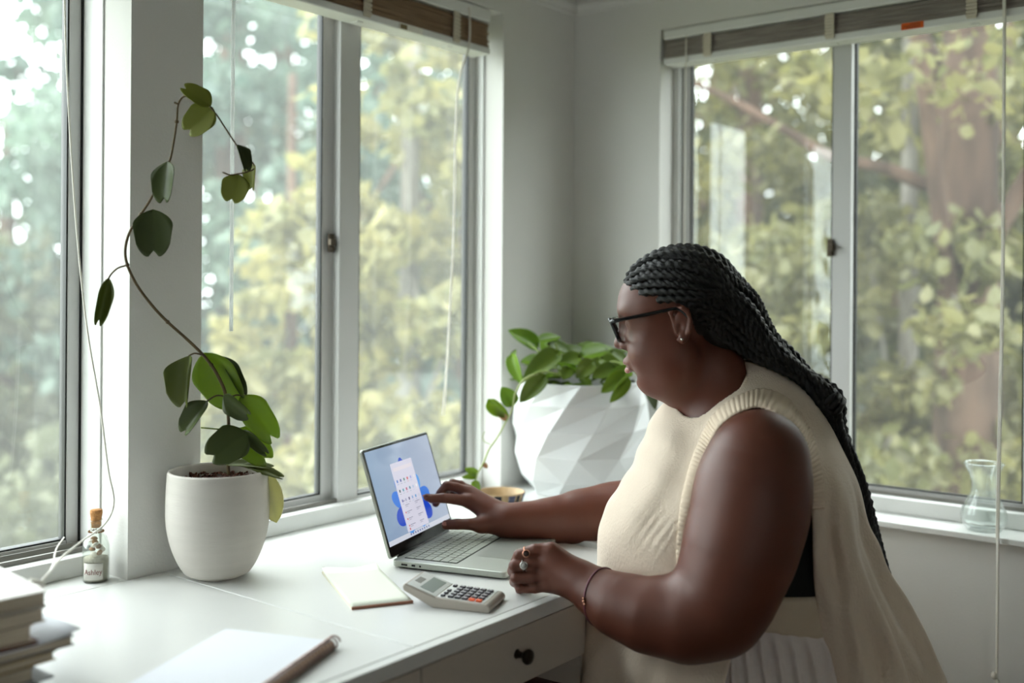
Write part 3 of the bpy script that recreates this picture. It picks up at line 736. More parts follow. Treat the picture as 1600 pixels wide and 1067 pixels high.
for i in range(420):
    a = rnd.uniform(0, 2*PI); r = k*.9*math.sqrt(rnd.random()); s = rnd.uniform(.0025, .0055)
    Mr = Matrix.Rotation(rnd.uniform(0, 3), 3, 'X') @ Matrix.Rotation(rnd.uniform(0, 3), 3, 'Z')
    c = pc+Vector((r*math.cos(a), r*math.sin(a), hz-.018+rnd.uniform(-.002, .004)))
    vs = [c+Mr @ Vector((x*s, y*s*.7, z*s*.5)) for x, y, z in ((1, 0, 0), (0, 1, 0), (-1, 0, 0), (0, -1, 0), (0, 0, 1), (0, 0, -1))]
    b.add(vs, [(0, 1, 4), (1, 2, 4), (2, 3, 4), (3, 0, 4), (1, 0, 5), (2, 1, 5), (3, 2, 5), (0, 3, 5)])
o = hy(b, 'bark_chips', mat('bark_chips', (118, 70, 50), rough=.9, var=.5, vscale=60, col2=(60, 36, 28))); o['kind'] = 'stuff'
st = [(357, 742, 1.80), (356, 700, 1.80), (357, 655, 1.79), (352, 615, 1.78), (343, 592, 1.775), (330, 570, 1.77), (313, 550, 1.765), (290, 528, 1.755), (262, 503, 1.745), (240, 480, 1.735), (215, 447, 1.725), (199, 414, 1.72), (196, 388, 1.72), (203, 362, 1.72), (220, 335, 1.72), (236, 310, 1.72), (246, 285, 1.72), (258, 262, 1.72), (266, 248, 1.72), (272, 218, 1.72), (276, 190, 1.72), (278, 165, 1.72), (285, 152, 1.72), (296, 148, 1.715)]
b = MB().tube(catmull([P(*c) for c in st], 6), [.0030-.0014*i/((len(st)-1)*6) for i in range((len(st)-1)*6+1)], 8)
for (x, y, D) in st[5::3]: b.sphere(P(x, y, D), .0036, 6)
b.tube([P(279, 163, 1.72), P(272, 160, 1.715)], .0018, 6)
hy(b, 'stem', M_STEM)
st2 = [(296, 148, 1.715), (318, 158, 1.712), (335, 175, 1.71), (350, 197, 1.705), (365, 220, 1.70), (378, 238, 1.70), (392, 251, 1.70), (398, 262, 1.70), (388, 268, 1.70), (370, 272, 1.70), (358, 273, 1.70), (348, 269, 1.70)]
b = MB().tube(catmull([P(*c) for c in st2], 6), .0013, 8); hy(b, 'tendril', M_STEM)
def stalk(pts, m=M_STEM, r=.0014):
    return hy(MB().tube(catmull([P(*p) for p in pts], 5), r, 6), 'leaf_stalk', m)
def HL_(att, tip, w, m, yaw=0, pit=0, **k):
    a = P(*att); t = P(*tip); W = w*att[2]/FPX
    return hy(leaf_mesh(a, t, nrm_from(0, 0, yaw, pit), W, **k), 'leaf', m, solid=.0009)
HL_((330, 166, 1.71), (283, 134, 1.700), 46, LO, .2, .75, cup=.2)
HL_((333, 168, 1.712), (290, 209, 1.705), 60, LO, .1, .35, cup=.12)
HL_((262, 252, 1.715), (256, 320, 1.70), 52, LD, -.35, -.1, cup=.3)
HL_((239, 327, 1.715), (240, 404, 1.70), 70, LD, .25, -.2, cup=.18)
stalk([(196, 415, 1.72), (184, 419, 1.715), (174, 428, 1.71), (168, 438, 1.705)])
HL_((170, 434, 1.706), (151, 511, 1.70), 27, LM, .5, .1, cup=.5, curl=.10)
HL_((372, 226, 1.70), (386, 270, 1.69), 26, LD, .8, .1, cup=.6)
HL_((397, 256, 1.70), (394, 298, 1.71), 40, LO, -.7, .1, cup=.5)
HL_((374, 273, 1.705), (360, 318, 1.695), 52, LO, .1, .1, cup=.15)
stalk([(320, 556, 1.768), (305, 552, 1.76), (295, 556, 1.755)])
HL_((297, 555, 1.755), (288, 640, 1.74), 58, LM, -.45, .1, cup=.7, fold=.25)
HL_((318, 551, 1.77), (368, 640, 1.80), 82, LG, -.15, .25, cup=.25, curl=-.05)
HL_((345, 556, 1.79), (383, 622, 1.80), 28, LD, .9, .0, cup=.4)
stalk([(354, 620, 1.78), (338, 618, 1.765), (322, 628, 1.75)])
HL_((324, 626, 1.75), (285, 680, 1.735), 46, LD, -.5, .15, cup=.5)
stalk([(356, 672, 1.79), (336, 670, 1.77), (314, 668, 1.755)], M_STEMG)
HL_((349, 618, 1.77), (392, 652, 1.755), 42, LD, .35, -.55, cup=.4)
stalk([(355, 624, 1.785), (370, 617, 1.79), (384, 622, 1.80)])
HL_((376, 618, 1.795), (434, 690, 1.80), 58, LG, .5, .25, cup=.3, curl=-.12)
HL_((386, 676, 1.785), (324, 718, 1.745), 72, LD, -.05, .25, cup=.05)
HL_((362, 674, 1.80), (424, 722, 1.81), 62, LG, .35, .5, cup=.2, curl=-.05)
HL_((378, 672, 1.79), (420, 712, 1.79), 22, LD, .4, -.2, cup=.4)
HL_((352, 726, 1.79), (432, 724, 1.82), 34, LM, .1, 1.25, cup=.2, curl=-.1)
HL_((380, 726, 1.80), (446, 742, 1.80), 30, LM, .1, 1.2, cup=.2, curl=-.1)
HL_((412, 735, 1.82), (432, 817, 1.84), 38, LY, .3, .1, shape='oval', cup=.3)
HL_((410, 740, 1.83), (420, 812, 1.85), 24, LY, .5, .1, shape='oval', cup=.3)

# ------------------------------------------------------------------ big faceted planter with pothos
BP = Vector((2.112, 1.437, DZ+.008))
poth = thing('potted_plant', 'leafy green vine in a large white faceted planter in the corner', 'potted plant', BP)
def pt_(b, nm, m, **k):
    o = b.build(nm, m, poth, **k); o.matrix_parent_inverse = Matrix.Translation(-BP); return o
lv = [(.112, 0), (.140, .040), (.1600, .100), (.1655, .160), (.158, .218), (.146, .268)]
n = 10; vs = []
for j, (r, z) in enumerate(lv):
    for i in range(n):
        a = 2*PI*(i+.36*j)/n+.10; q = r*1.02; vs.append((BP.x+q*math.cos(a), BP.y+q*math.sin(a), BP.z+z))
fs = [tuple(reversed(range(n)))]
for j in range(len(lv)-1):
    for i in range(n):
        a, b_, c, d = j*n+i, j*n+(i+1) % n, (j+1)*n+(i+1) % n, (j+1)*n+i
        fs += [(a, b_, c, d)]
o_ = len(vs)
for (r, z) in ((.139, .268), (.135, .25), (.128, .2)):
    for i in range(n):
        a = 2*PI*(i+1.8)/n+.10; vs.append((BP.x+r*math.cos(a), BP.y+r*math.sin(a), BP.z+z))
prev = 5*n
for j in range(3):
    for i in range(n): fs.append((prev+i, prev+(i+1) % n, o_+j*n+(i+1) % n, o_+j*n+i))
    prev = o_+j*n
fs.append(tuple(range(prev, prev+n)))
b = MB().add(vs, fs); pt_(b, 'planter', mat('white_matte_planter', (214, 216, 216), rough=.5, spec=.35), bevel=.002, seg=2)
b = MB().lathe([(0, .245), (.13, .24)], 32, M=Matrix.Translation(BP), cap0=False, cap1=False); pt_(b, 'soil', mat('potting_soil', (64, 44, 34)))
PG = mat_leaf('pothos_green', (82, 112, 38), (120, 140, 52), trans=.3, vscale=25, rough=.35)
PL = mat_leaf('pothos_light', (140, 172, 60), (112, 150, 44), trans=.4, vscale=25, rough=.35)
DB = (BP-Vector((0, 0, CAMZ))).dot(Vector(F0))
def PLf(att, tip, w, m, yaw=0, pit=.3, dD=0, dT=None, **k):
    Da = DB+dD; Dt = DB+(dD if dT is None else dT)
    a = P(att[0], att[1], Da); t = P(tip[0], tip[1], Dt)
    k.setdefault('shape', 'point'); k.setdefault('cup', .3); k.setdefault('curl', -.12)
    pt_(leaf_mesh(a, t, nrm_from(0, 0, yaw, pit), w*Da/FPX, **k), 'leaf', m, solid=.0008)
def vine(pts, m=M_STEMG, r=.0022): pt_(MB().tube(catmull([P(x, y, DB+d) for x, y, d in pts], 5), r, 6), 'vine', m)
# hand placed leaves (pixels give the outline; depth offsets place them around the rim)
for (a, t, w, m, yaw, pit, dD, dT) in [
    ((838, 540), (797, 514), 36, PL, .2, .5, -.02, -.05), ((800, 556), (812, 600), 30, PL, -.6, .1, -.06, -.08),
    ((806, 548), (799, 580), 16, PG, -.9, .1, -.04, -.05), ((870, 552), (818, 590), 42, PG, .1, .5, -.10, -.14),
    ((848, 588), (812, 628), 36, PG, -.1, .1, -.15, -.17), ((843, 533), (878, 523), 22, PL, .3, .7, -.06, -.02),
    ((858, 540), (905, 556), 34, PG, .2, .7, -.04, -.0), ((880, 552), (925, 546), 30, PG, .2, .8, .0, .04),
    ((905, 560), (862, 572), 36, PG, -.2, .6, -.10, -.10), ((912, 556), (965, 540), 36, PL, .3, .75, -.02, .04),
    ((925, 566), (900, 590), 34, PG, 0, .3, -.14, -.15), ((940, 560), (975, 585), 36, PG, .3, .5, -.06, -.08),
    ((955, 552), (990, 572), 30, PG, .3, .7, -.02, .0), ((965, 548), (1000, 536), 26, PG, .3, .7, .02, .05),
    ((975, 586), (940, 612), 32, LG, -.1, .3, -.16, -.18), ((980, 592), (955, 630), 26, LG, .4, .1, -.17, -.18),
    ((985, 580), (950, 588), 30, PL, 0, .6, -.14, -.16), ((990, 560), (1018, 590), 34, PG, .3, .3, -.08, -.1),
    ((1000, 575), (1030, 640), 40, LD, .6, .1, -.10, -.10), ((985, 548), (962, 530), 26, PG, .1, .6, .02, .02),
    ((960, 575), (925, 588), 32, PG, -.1, .5, -.12, -.14), ((890, 575), (880, 592), 26, PG, 0, .3, -.14, -.16),
    ((835, 560), (868, 575), 30, PG, .2, .6, -.08, -.08), ((860, 556), (845, 530), 24, PL, .0, .4, .0, .02),
    ((930, 548), (900, 536), 30, PG, -.2, .8, .04, .06), ((945, 556), (920, 540), 28, PG, .1, .6, .02, .04),
    ((1005, 560), (985, 530), 26, PG, .1, .6, .04, .06), ((850, 565), (815, 562), 30, PL, -.2, .8, -.06, -.10)]:
    PLf(a, t, w, m, yaw, pit, dD, dT)
rnd = random.Random(8)
for i in range(26):
    a = rnd.uniform(0, 2*PI); r = rnd.uniform(.02, .12); c = BP+Vector((r*math.cos(a), r*math.sin(a), .25+rnd.uniform(0, .05)))
    d = Vector((math.cos(a+rnd.uniform(-.8, .8)), math.sin(a+rnd.uniform(-.8, .8)), rnd.uniform(-.1, .7))).normalized()*rnd.uniform(.05, .075)
    pt_(leaf_mesh(c, c+d, Vector((0, 0, 1))+Vector((rnd.uniform(-.4, .4), rnd.uniform(-.4, .4), 0)), rnd.uniform(.035, .05), shape='point', cup=.3, curl=-.15), 'leaf', PG if rnd.random() < .7 else PL, solid=.0008)
for pts in ([(885, 590, -.08), (862, 565, -.08), (840, 548, -.06), (826, 536, -.04)], [(880, 590, -.1), (868, 572, -.1), (850, 560, -.1)], [(878, 585, -.05), (875, 560, -.04), (868, 535, -.04)],
            [(930, 585, -.1), (955, 565, -.1), (985, 575, -.14), (1000, 590, -.16)], [(900, 585, -.05), (930, 560, 0), (960, 548, .02)], [(890, 590, -.12), (850, 580, -.15), (830, 588, -.16), (812, 600, -.17)]): vine(pts)
tv = [(850, 582, -.14), (822, 590, -.17), (806, 612, -.17), (800, 640, -.175), (790, 660, -.18), (776, 685, -.185), (764, 702, -.19), (756, 722, -.20), (747, 738, -.21), (743, 752, -.215), (740, 768, -.22)]
vine(tv, mat('pale_green_vine', (166, 178, 120), rough=.6), .0021)
vine([(766, 694, -.19), (757, 690, -.19), (754, 682, -.185), (757, 674, -.18)], mat('pale_green_vine', (166, 178, 120)), .0010)
PLf((801, 632), (784, 604), 34, PL, .2, .2, -.17, -.165); PLf((765, 626), (794, 654), 30, LG, -.5, .2, -.19, -.175, cup=.5)
PLf((790, 655), (764, 630), 14, mat_leaf('leaf_reddish', (190, 150, 110), trans=.3), .3, .1, -.17, -.18)
PLf((756, 724), (762, 732), 9, mat_leaf('leaf_reddish', (150, 100, 90)), .1, .1, -.2, -.2)
PLf((745, 740), (727, 732), 16, LG, .1, .2, -.21, -.22); PLf((744, 745), (722, 745), 12, LG, .1, .5, -.21, -.22)
PLf((742, 752), (746, 776), 18, LG, .1, .2, -.22, -.22); PLf((741, 762), (730, 778), 14, PL, .1, .2, -.22, -.22)
# ------------------------------------------------------------------ garden outside
GZ = -2.6
M_GROUND = mat('leaf_litter_ground', (118, 116, 92), rough=1., var=.4, vscale=1.2, col2=(92, 102, 66))
struct(MB().box(-30, 60, YW+.6, 70, GZ-.2, GZ).build('ground', M_GROUND))
b = MB().box(XW+.5, 60, -30, YW+.6, GZ-.2, GZ); o = struct(b.build('ground_2', M_GROUND))
M_BARK = mat('tree_bark', (92, 72, 60), rough=1., bump=.8, bscale=18, bstretch=(1, 1, .25), var=.4, vscale=9, col2=(58, 44, 36))
M_BARKG = mat('pale_tree_bark', (132, 128, 120), rough=1., bump=.8, bscale=18, bstretch=(1, 1, .25), var=.3, vscale=9, col2=(96, 90, 82))
def dirp(px, t):
    r = ray(px, HY); h = np.array([r[0], r[1], 0]); h /= np.linalg.norm(h); return Vector(h*t)
def foliage_mesh(name, clusters, nleaf, size, m, parent, seed, sizevar=.35, up=.4):
    """many individual folded leaves scattered through leaf clusters; clusters: (centre, radius)"""
    rg = np.random.default_rng(seed)
    C = np.array([list(c) for c, r in clusters]); Rr = np.array([r for c, r in clusters], float)
    if Rr.ndim == 1: Rr = np.repeat(Rr[:, None], 3, 1)
    w = Rr.prod(1)**.8; idx = rg.choice(len(C), nleaf, p=w/w.sum())
    d = rg.normal(size=(nleaf, 3)); d /= np.linalg.norm(d, axis=1)[:, None]; rad = rg.random(nleaf)**.45
    pos = C[idx]+d*rad[:, None]*Rr[idx]
    ax = rg.normal(size=(nleaf, 3)); ax[:, 2] -= .5; ax /= np.linalg.norm(ax, axis=1)[:, None]
    nr = rg.normal(size=(nleaf, 3)); nr[:, 2] += up*3; nr -= ax*(nr*ax).sum(1)[:, None]; nr /= np.linalg.norm(nr, axis=1)[:, None]
    sd = np.cross(nr, ax); L = size*(1+sizevar*rg.normal(size=nleaf)).clip(.4, 1.8)
    v = np.empty((nleaf, 6, 3)); L_ = L[:, None]
    v[:, 0] = pos; v[:, 1] = pos+ax*L_*.35+sd*L_*.30-nr*L_*.06; v[:, 2] = pos+ax*L_*.70+sd*L_*.24-nr*L_*.08
    v[:, 3] = pos+ax*L_; v[:, 4] = pos+ax*L_*.70-sd*L_*.24-nr*L_*.08; v[:, 5] = pos+ax*L_*.35-sd*L_*.30-nr*L_*.06
    me = bpy.data.meshes.new(name); me.vertices.add(nleaf*6); me.vertices.foreach_set('co', v.reshape(-1).astype('f4'))
    f = (np.arange(nleaf)[:, None]*6+np.array([0, 1, 2, 3, 0, 3, 4, 5])[None]).reshape(-1)
    me.loops.add(nleaf*8); me.loops.foreach_set('vertex_index', f.astype('i4'))
    me.polygons.add(nleaf*2); me.polygons.foreach_set('loop_start', np.arange(0, nleaf*8, 4, dtype='i4')); me.update(calc_edges=True)
    at = me.attributes.new('tint', 'FLOAT', 'POINT'); tn = (rg.random(nleaf)*.55+rg.random(len(C))[idx]*.45)
    at.data.foreach_set('value', np.repeat(tn, 6).astype('f4'))
    me.materials.append(m); o = bpy.data.objects.new(name, me); COL.objects.link(o); o.parent = parent
    o.matrix_parent_inverse = Matrix.Translation(-parent.location)
    return o
def tree(label, px, dist, h, rad, trunk_r, mleaf, nleaf, lsize, seed, zc=None, flat=.8, ncl=60, bark=None, branches=5, crown_off=(0, 0), ztop=None, lean=(0, 0), cr=(.16, .34)):
    p = dirp(px, dist); p.z = GZ; rnd = random.Random(seed)
    root = thing('tree', label, 'tree', p, 'trees outside the windows')
    inv = Matrix.Translation(-p)
    zc = GZ+h*.62 if zc is None else zc
    c0 = Vector((p.x+crown_off[0], p.y+crown_off[1], zc))
    tp = [p+Vector((lean[0]*t*t, lean[1]*t*t, h*.95*t)) for t in [i/8 for i in range(9)]]
    b = MB().tube(catmull(tp, 3), [trunk_r*(1.25-.95*(i/24))+.01 for i in range(25)], 14)
    o = b.build('trunk', bark or M_BARK, root); o.matrix_parent_inverse = inv
    cl = []
    for i in range(ncl):
        while 1:
            d = Vector((rnd.uniform(-1, 1), rnd.uniform(-1, 1), rnd.uniform(-1, 1)))
            if .2 < d.length < 1: break
        c = c0+Vector((d.x*rad, d.y*rad, d.z*rad*flat)); q = rnd.uniform(*cr)*rad
        cl.append((c, (q, q, q*.6)))
    for i in range(branches):
        c = cl[i*ncl//max(1, branches)][0]; s = p+Vector((0, 0, h*rnd.uniform(.3, .6)))
        mid = (s+c)/2+Vector((0, 0, rnd.uniform(-.1, .3)))
        o = MB().tube(catmull([s, mid, c], 5), [trunk_r*.32*(1-.07*k) for k in range(11)], 7).build('branch', bark or M_BARK, root); o.matrix_parent_inverse = inv
    foliage_mesh('foliage', cl, nleaf, lsize, mleaf, root, seed)
    return root
T_TEAL = mat_leaf('foliage_bluegreen', (68, 90, 80), (106, 124, 106), trans=.5, tint=True, rough=.6)
T_GREY = mat_leaf('foliage_greygreen', (82, 88, 66), (118, 120, 90), trans=.5, tint=True, rough=.6)
T_YEL = mat_leaf('foliage_yellowgreen', (98, 102, 66), (156, 146, 90), trans=.5, tint=True, rough=.55)
T_OLV = mat_leaf('foliage_olive', (84, 86, 48), (126, 120, 70), trans=.5, tint=True, rough=.5)
T_DRK = mat_leaf('foliage_deepgreen', (54, 62, 36), (86, 88, 50), trans=.4, tint=True, rough=.5)
T_MAP = mat_leaf('foliage_maple', (88, 92, 54), (128, 122, 76), trans=.5, tint=True, rough=.5)
# W1: hazy grey-green trees low, sky above
tree('hazy grey green tree low beyond the leftmost window', 10, 13, 6.0, 2.8, .16, T_GREY, 8000, .17, 21, zc=-.2, flat=.8, ncl=70)
tree('pale sparse tree beside the post, beyond the leftmost window', 120, 15, 8.6, 1.7, .14, T_TEAL, 3000, .18, 22, zc=3.2, ncl=34, flat=1.3)
tree('low shrubby tree far beyond the leftmost window', -90, 10, 4.4, 2.0, .12, T_GREY, 5000, .14, 23, zc=-.9)
# W2 left part: blue-green tall tree, yellow-green in front
tree('tall blue green tree behind the heart-leaf plant', 360, 12, 11, 2.6, .2, T_TEAL, 14000, .15, 24, zc=1.4, flat=1.35, ncl=110, cr=(.13, .26))
tree('blue green tree top seen behind the tilt wand', 440, 16, 15, 3.2, .2, T_TEAL, 7600, .19, 25, zc=5.4, flat=1.0, ncl=60, cr=(.12, .24))
tree('yellow green tree left of the sliding window stile', 455, 7.5, 5.6, .62, .06, T_YEL, 3200, .10, 26, zc=.35, flat=1.5, ncl=50)
tree('leafy yellow green tree close to the laptop window', 640, 6.0, 7.2, .92, .07, T_YEL, 7500, .095, 27, zc=1.3, flat=1.9, ncl=90, bark=M_BARKG, cr=(.13, .26))
tree('bluish tree between the yellow tree and post', 740, 10, 11, 2.2, .16, T_TEAL, 7500, .15, 28, zc=2.3, flat=1.4, ncl=90, cr=(.13, .26))
tree('low grey green shrub tree beyond the laptop', 560, 9.5, 4.0, 2.0, .10, T_GREY, 7000, .14, 29, zc=-.7, flat=.6, ncl=70)
tree('distant grey green tree behind the yellow ones', 590, 15, 12, 3.6, .2, T_GREY, 6500, .22, 30, zc=1.2, flat=1.1, ncl=80, cr=(.13, .26))
# W3: olive woods, large trunk
tree('olive tree behind the left sash of the right window', 1170, 7.5, 9.0, 1.7, .11, T_OLV, 13000, .08, 31, zc=1.6, flat=1.6, ncl=110, cr=(.13, .26))
tree('big brown trunk tree behind the right sash of the right window', 1512, 5.2, 8.6, 1.5, .155, T_MAP, 4200, .078, 32, zc=3.0, flat=.7, ncl=50)
tree('broad leaved maple spraying across the right window', 1420, 5.8, 7.0, 1.15, .05, T_MAP, 9000, .078, 33, zc=.9, flat=1.0, ncl=50, bark=M_BARKG, cr=(.13, .26))
tree('low yellow green bush tree above the glass vase', 1400, 7.0, 4.4, 1.5, .08, T_MAP, 12500, .075, 34, zc=-.2, flat=.75, ncl=70)
tree('dark olive tree deep in the woods right of the stile', 1400, 11, 11.5, 3.2, .2, T_DRK, 14000, .15, 35, zc=1.2, flat=1.25, ncl=130, cr=(.13, .26))
tree('dark olive tree at the far right of the woods', 1650, 9, 10, 2.8, .2, T_DRK, 13000, .14, 36, zc=1.2, flat=1.3, ncl=120, cr=(.14, .28))
tree('deep green tree behind the braided hair', 1130, 13, 12, 3.4, .2, T_OLV, 9500, .18, 37, zc=.6, flat=1.15, ncl=110, cr=(.13, .26))
for i, (x_, y_, zc_) in enumerate(((7.5, -7.5, .8), (9.5, -3.2, 1.6), (5.5, -12, 1.2), (12, -7.5, 3.0))):  # unseen trees, added to keep bare white sky out of the glass reflections
    _dp = dirp; dirp = lambda px, t, x_=x_, y_=y_: Vector((x_, y_, 0))
    tree('unseen dark olive tree added past the right end to darken window reflections', 0, 0, 9.5, 2.6, .18, T_DRK, 6000, .20, 50+i, zc=zc_, flat=1.2, ncl=80)
    dirp = _dp
# diagonal bough across the right window
pb = [P(1085, 130, 5.2), P(1150, 160, 5.2), P(1230, 205, 5.1), P(1300, 245, 5.0), P(1380, 262, 4.95), P(1450, 290, 4.9), P(1530, 320, 4.85)]
o = MB().tube(catmull(pb, 6), [.014+.026*i/36 for i in range(37)], 8).build('tree_bough', M_BARK); tag(o, 'thin bare bough slanting across both sashes of the right window', 'branch')
pb = [P(1480, 20, 5.6), P(1486, 120, 5.6), P(1492, 260, 5.6), P(1500, 500, 5.6)]
# portals
for (c, rot, sx, sy) in (((.57, YW+.22, 1.33), (PI/2, 0, 0), .86, 1.17), ((1.58, YW+.22, 1.33), (PI/2, 0, 0), .87, 1.17), ((XW+.20, .9, 1.32), (PI/2, 0, -PI/2), .89, 1.16), ((-1.65, YB-.16, 1.5), (-PI/2, 0, 0), .5, 1.2)):
    l = bpy.data.lights.new('daylight_portal', 'AREA'); l.shape = 'RECTANGLE'; l.size = sx; l.size_y = sy; l.cycles.is_portal = True
    o = bpy.data.objects.new('daylight_portal', l); COL.objects.link(o); o.location = c; o.rotation_euler = (-rot[0] if False else rot[0], rot[1], rot[2])
# ------------------------------------------------------------------ implicit-surface modelling (bodies and cloth grown as one continuous skin)
TB = np.stack([R0, F0, U0])                       # level camera-aligned axes: X right, D away, Z up
def q(px, py, D):
    p = ray(px, py)*D; return TB @ p
def c2w(v): 
    v = np.asarray(v, float); return v @ TB+np.array([0, 0, CAMZ])
def w2c(v): return TB @ (np.array([v[0], v[1], v[2]-CAMZ]))
class SDF:
    def __init__(s): s.p = []
    def rc(s, a, b, ra, rb=None, k=.02, op='u'):
        s.p.append(('rc', op, k, np.array(a, float), np.array(b, float), ra, ra if rb is None else rb)); return s
    def el(s, c, r, B=None, k=.02, op='u'):
        s.p.append(('el', op, k, np.array(c, float), np.array(r, float), np.eye(3) if B is None else np.asarray(B, float))); return s
    def fn(s, f, k=.0, op='u'): s.p.append(('fn', op, k, f)); return s
    def prim(s, pr, x):
        t = pr[0]
        if t == 'rc':
            a, b, ra, rb = pr[3:]; ba = b-a; l2 = ba @ ba; d = x-a
            h = np.clip((d @ ba)/max(l2, 1e-12), 0, 1)
            return np.sqrt(((d-h[:, None]*ba)**2).sum(1))-(ra+(rb-ra)*h)
        if t == 'el':
            c, r, B = pr[3:]; d = (x-c) @ B.T; k0 = np.sqrt(((d/r)**2).sum(1)); k1 = np.sqrt(((d/r**2)**2).sum(1))
            return np.where(k0 < 1e-6, -r.min(), k0*(k0-1)/np.maximum(k1, 1e-9))
        return pr[3](x)
    def eval(s, x, sel=None):
        d = None
        for i, pr in enumerate(s.p):
            if sel is not None and not sel[i]: continue
            v = s.prim(pr, x); op, k = pr[1], pr[2]
            if op == 'u':
                if d is None: d = v
                elif k > 0: h = np.maximum(k-np.abs(d-v), 0)/k; d = np.minimum(d, v)-h*h*k*.25
                else: d = np.minimum(d, v)
            elif d is not None:
                if op == 's': v = -v
                if k > 0: h = np.maximum(k-np.abs(d-v), 0)/k; d = np.maximum(d, v)+h*h*k*.25
                else: d = np.maximum(d, v)
        return d if d is not None else np.full(len(x), 1.)
def mesh_sdf(S, lo, hi, vox, n=16, slack=1.6):
    lo = np.array(lo, float); hi = np.array(hi, float)
    nb = np.ceil((hi-lo)/(vox*n)).astype(int)
    I = np.stack(np.meshgrid(*[np.arange(k) for k in nb], indexing='ij'), -1).reshape(-1, 3)
    ctr = lo+(I+.5)*n*vox; h = vox*n*.5*math.sqrt(3)
    PD_ = []
    for pr in S.p: PD_.append(S.prim(pr, ctr) if pr[0] != 'fn' else np.full(len(ctr), -9.))
    PD_ = np.array(PD_).T
    full = S.eval(ctr); act = np.abs(full) < h*slack
    isu = np.array([p[1] == 'u' for p in S.p]); isfn = np.array([p[0] == 'fn' for p in S.p]); ks = np.array([p[2] for p in S.p])
    gdim = (nb*n+4).astype(np.int64)
    keys = []; verts = []; quads = []
    ax = np.arange(-1, n+1)
    L = np.stack(np.meshgrid(ax, ax, ax, indexing='ij'), -1).reshape(-1, 3)
    m = n+2
    for bi in np.nonzero(act)[0]:
        pd = PD_[bi]; um = pd[isu & ~isfn].min() if (isu & ~isfn).any() else 0
        sel = isfn | (isu & (pd < um+2*h+ks*1.5+.01)) | (~isu & (pd < h*1.3+ks))
        g0 = I[bi]*n; x = lo+(g0+L)*vox
        d = S.eval(x, sel).reshape(m, m, m)
        sg = d < 0
        if sg.all() or not sg.any(): continue
        # cells
        cs = np.zeros((m-1,)*3); cp = np.zeros((m-1, m-1, m-1, 3)); cell0 = np.stack(np.meshgrid(*[np.arange(m-1)]*3, indexing='ij'), -1).astype(float)
        for a in range(3):
            o1, o2 = [k for k in range(3) if k != a]
            for u in (0, 1):
                for v in (0, 1):
                    s0 = [slice(0, m-1)]*3; s1 = [slice(0, m-1)]*3
                    s0[o1] = s1[o1] = slice(u, m-1+u); s0[o2] = s1[o2] = slice(v, m-1+v); s1[a] = slice(1, m)
                    A = d[tuple(s0)]; B_ = d[tuple(s1)]; cr = (A < 0) != (B_ < 0)
                    t = np.where(cr, A/np.where(cr, A-B_, 1), 0)
                    cs += cr; pt = cell0.copy(); pt[..., a] += t; pt[..., o1] += u; pt[..., o2] += v
                    cp += pt*cr[..., None]
        ok = cs > 0
        vid = -np.ones((m-1,)*3, dtype=np.int64); base = sum(len(k) for k in keys)
        ii = np.nonzero(ok); vid[ii] = base+np.arange(len(ii[0]))
        pos = cp[ii]/cs[ii][:, None]
        verts.append(lo+(g0-1+pos)*vox)
        gi = [g0[a]-1+ii[a]+1 for a in range(3)]
        keys.append((gi[0]*gdim[1]+gi[1])*gdim[2]+gi[2])
        for a in range(3):
            o1, o2 = (a+1) % 3, (a+2) % 3
            s0 = [slice(1, n+1)]*3; s1 = [slice(1, n+1)]*3; s1[a] = slice(2, n+2)
            A = sg[tuple(s0)]; B_ = sg[tuple(s1)]; e = np.nonzero(A != B_); fl = A[e]
            if len(e[0]) == 0: continue
            c = [e[k]+1 for k in range(3)]
            def cid(du, dv):
                cc = list(c); cc[o1] = cc[o1]-du; cc[o2] = cc[o2]-dv; return vid[cc[0], cc[1], cc[2]]
            qd = np.stack([cid(1, 1), cid(0, 1), cid(0, 0), cid(1, 0)], 1)
            qd[~fl] = qd[~fl][:, ::-1]; quads.append(qd)
    keys = np.concatenate(keys); verts = np.concatenate(verts); quads = np.concatenate(quads)
    _, first, inv = np.unique(keys, return_index=True, return_inverse=True)
    return verts[first], inv.reshape(-1)[quads]
def np_object(name, v, f, m, parent=None, smooth=True):
    """v in camera-aligned coordinates"""
    me = bpy.data.meshes.new(name); w = c2w(v)
    me.vertices.add(len(w)); me.vertices.foreach_set('co', w.reshape(-1).astype('f4'))
    k = f.shape[1]; me.loops.add(len(f)*k); me.loops.foreach_set('vertex_index', f.reshape(-1).astype('i4'))
    me.polygons.add(len(f)); me.polygons.foreach_set('loop_start', np.arange(0, len(f)*k, k, dtype='i4'))
    me.polygons.foreach_set('use_smooth', np.ones(len(f), dtype=bool)); me.update(calc_edges=True)
    me.materials.append(m); o = bpy.data.objects.new(name, me); COL.objects.link(o)
    if parent is not None: o.parent = parent; o.matrix_parent_inverse = Matrix.Translation(-parent.location)
    return o
def relax(v, f, it=2, lam=.5):
    e = np.concatenate([f[:, [0, 1]], f[:, [1, 2]], f[:, [2, 3]], f[:, [3, 0]]]); e = np.concatenate([e, e[:, ::-1]])
    cnt = np.bincount(e[:, 0], minlength=len(v)).clip(1)[:, None]
    for i in range(it):
        for l in (lam, -lam*1.04):
            s = np.stack([np.bincount(e[:, 0], weights=v[e[:, 1], k], minlength=len(v)) for k in range(3)], 1)/cnt
            v = v+l*(s-v)
    return v
def vnormals(v, f):
    n = np.cross(v[f[:, 2]]-v[f[:, 0]], v[f[:, 3]]-v[f[:, 1]]); o = np.zeros_like(v)
    for k in range(4):
        for a in range(3): o[:, a] += np.bincount(f[:, k], weights=n[:, a], minlength=len(v))
    return o/np.maximum(np.linalg.norm(o, axis=1), 1e-12)[:, None]
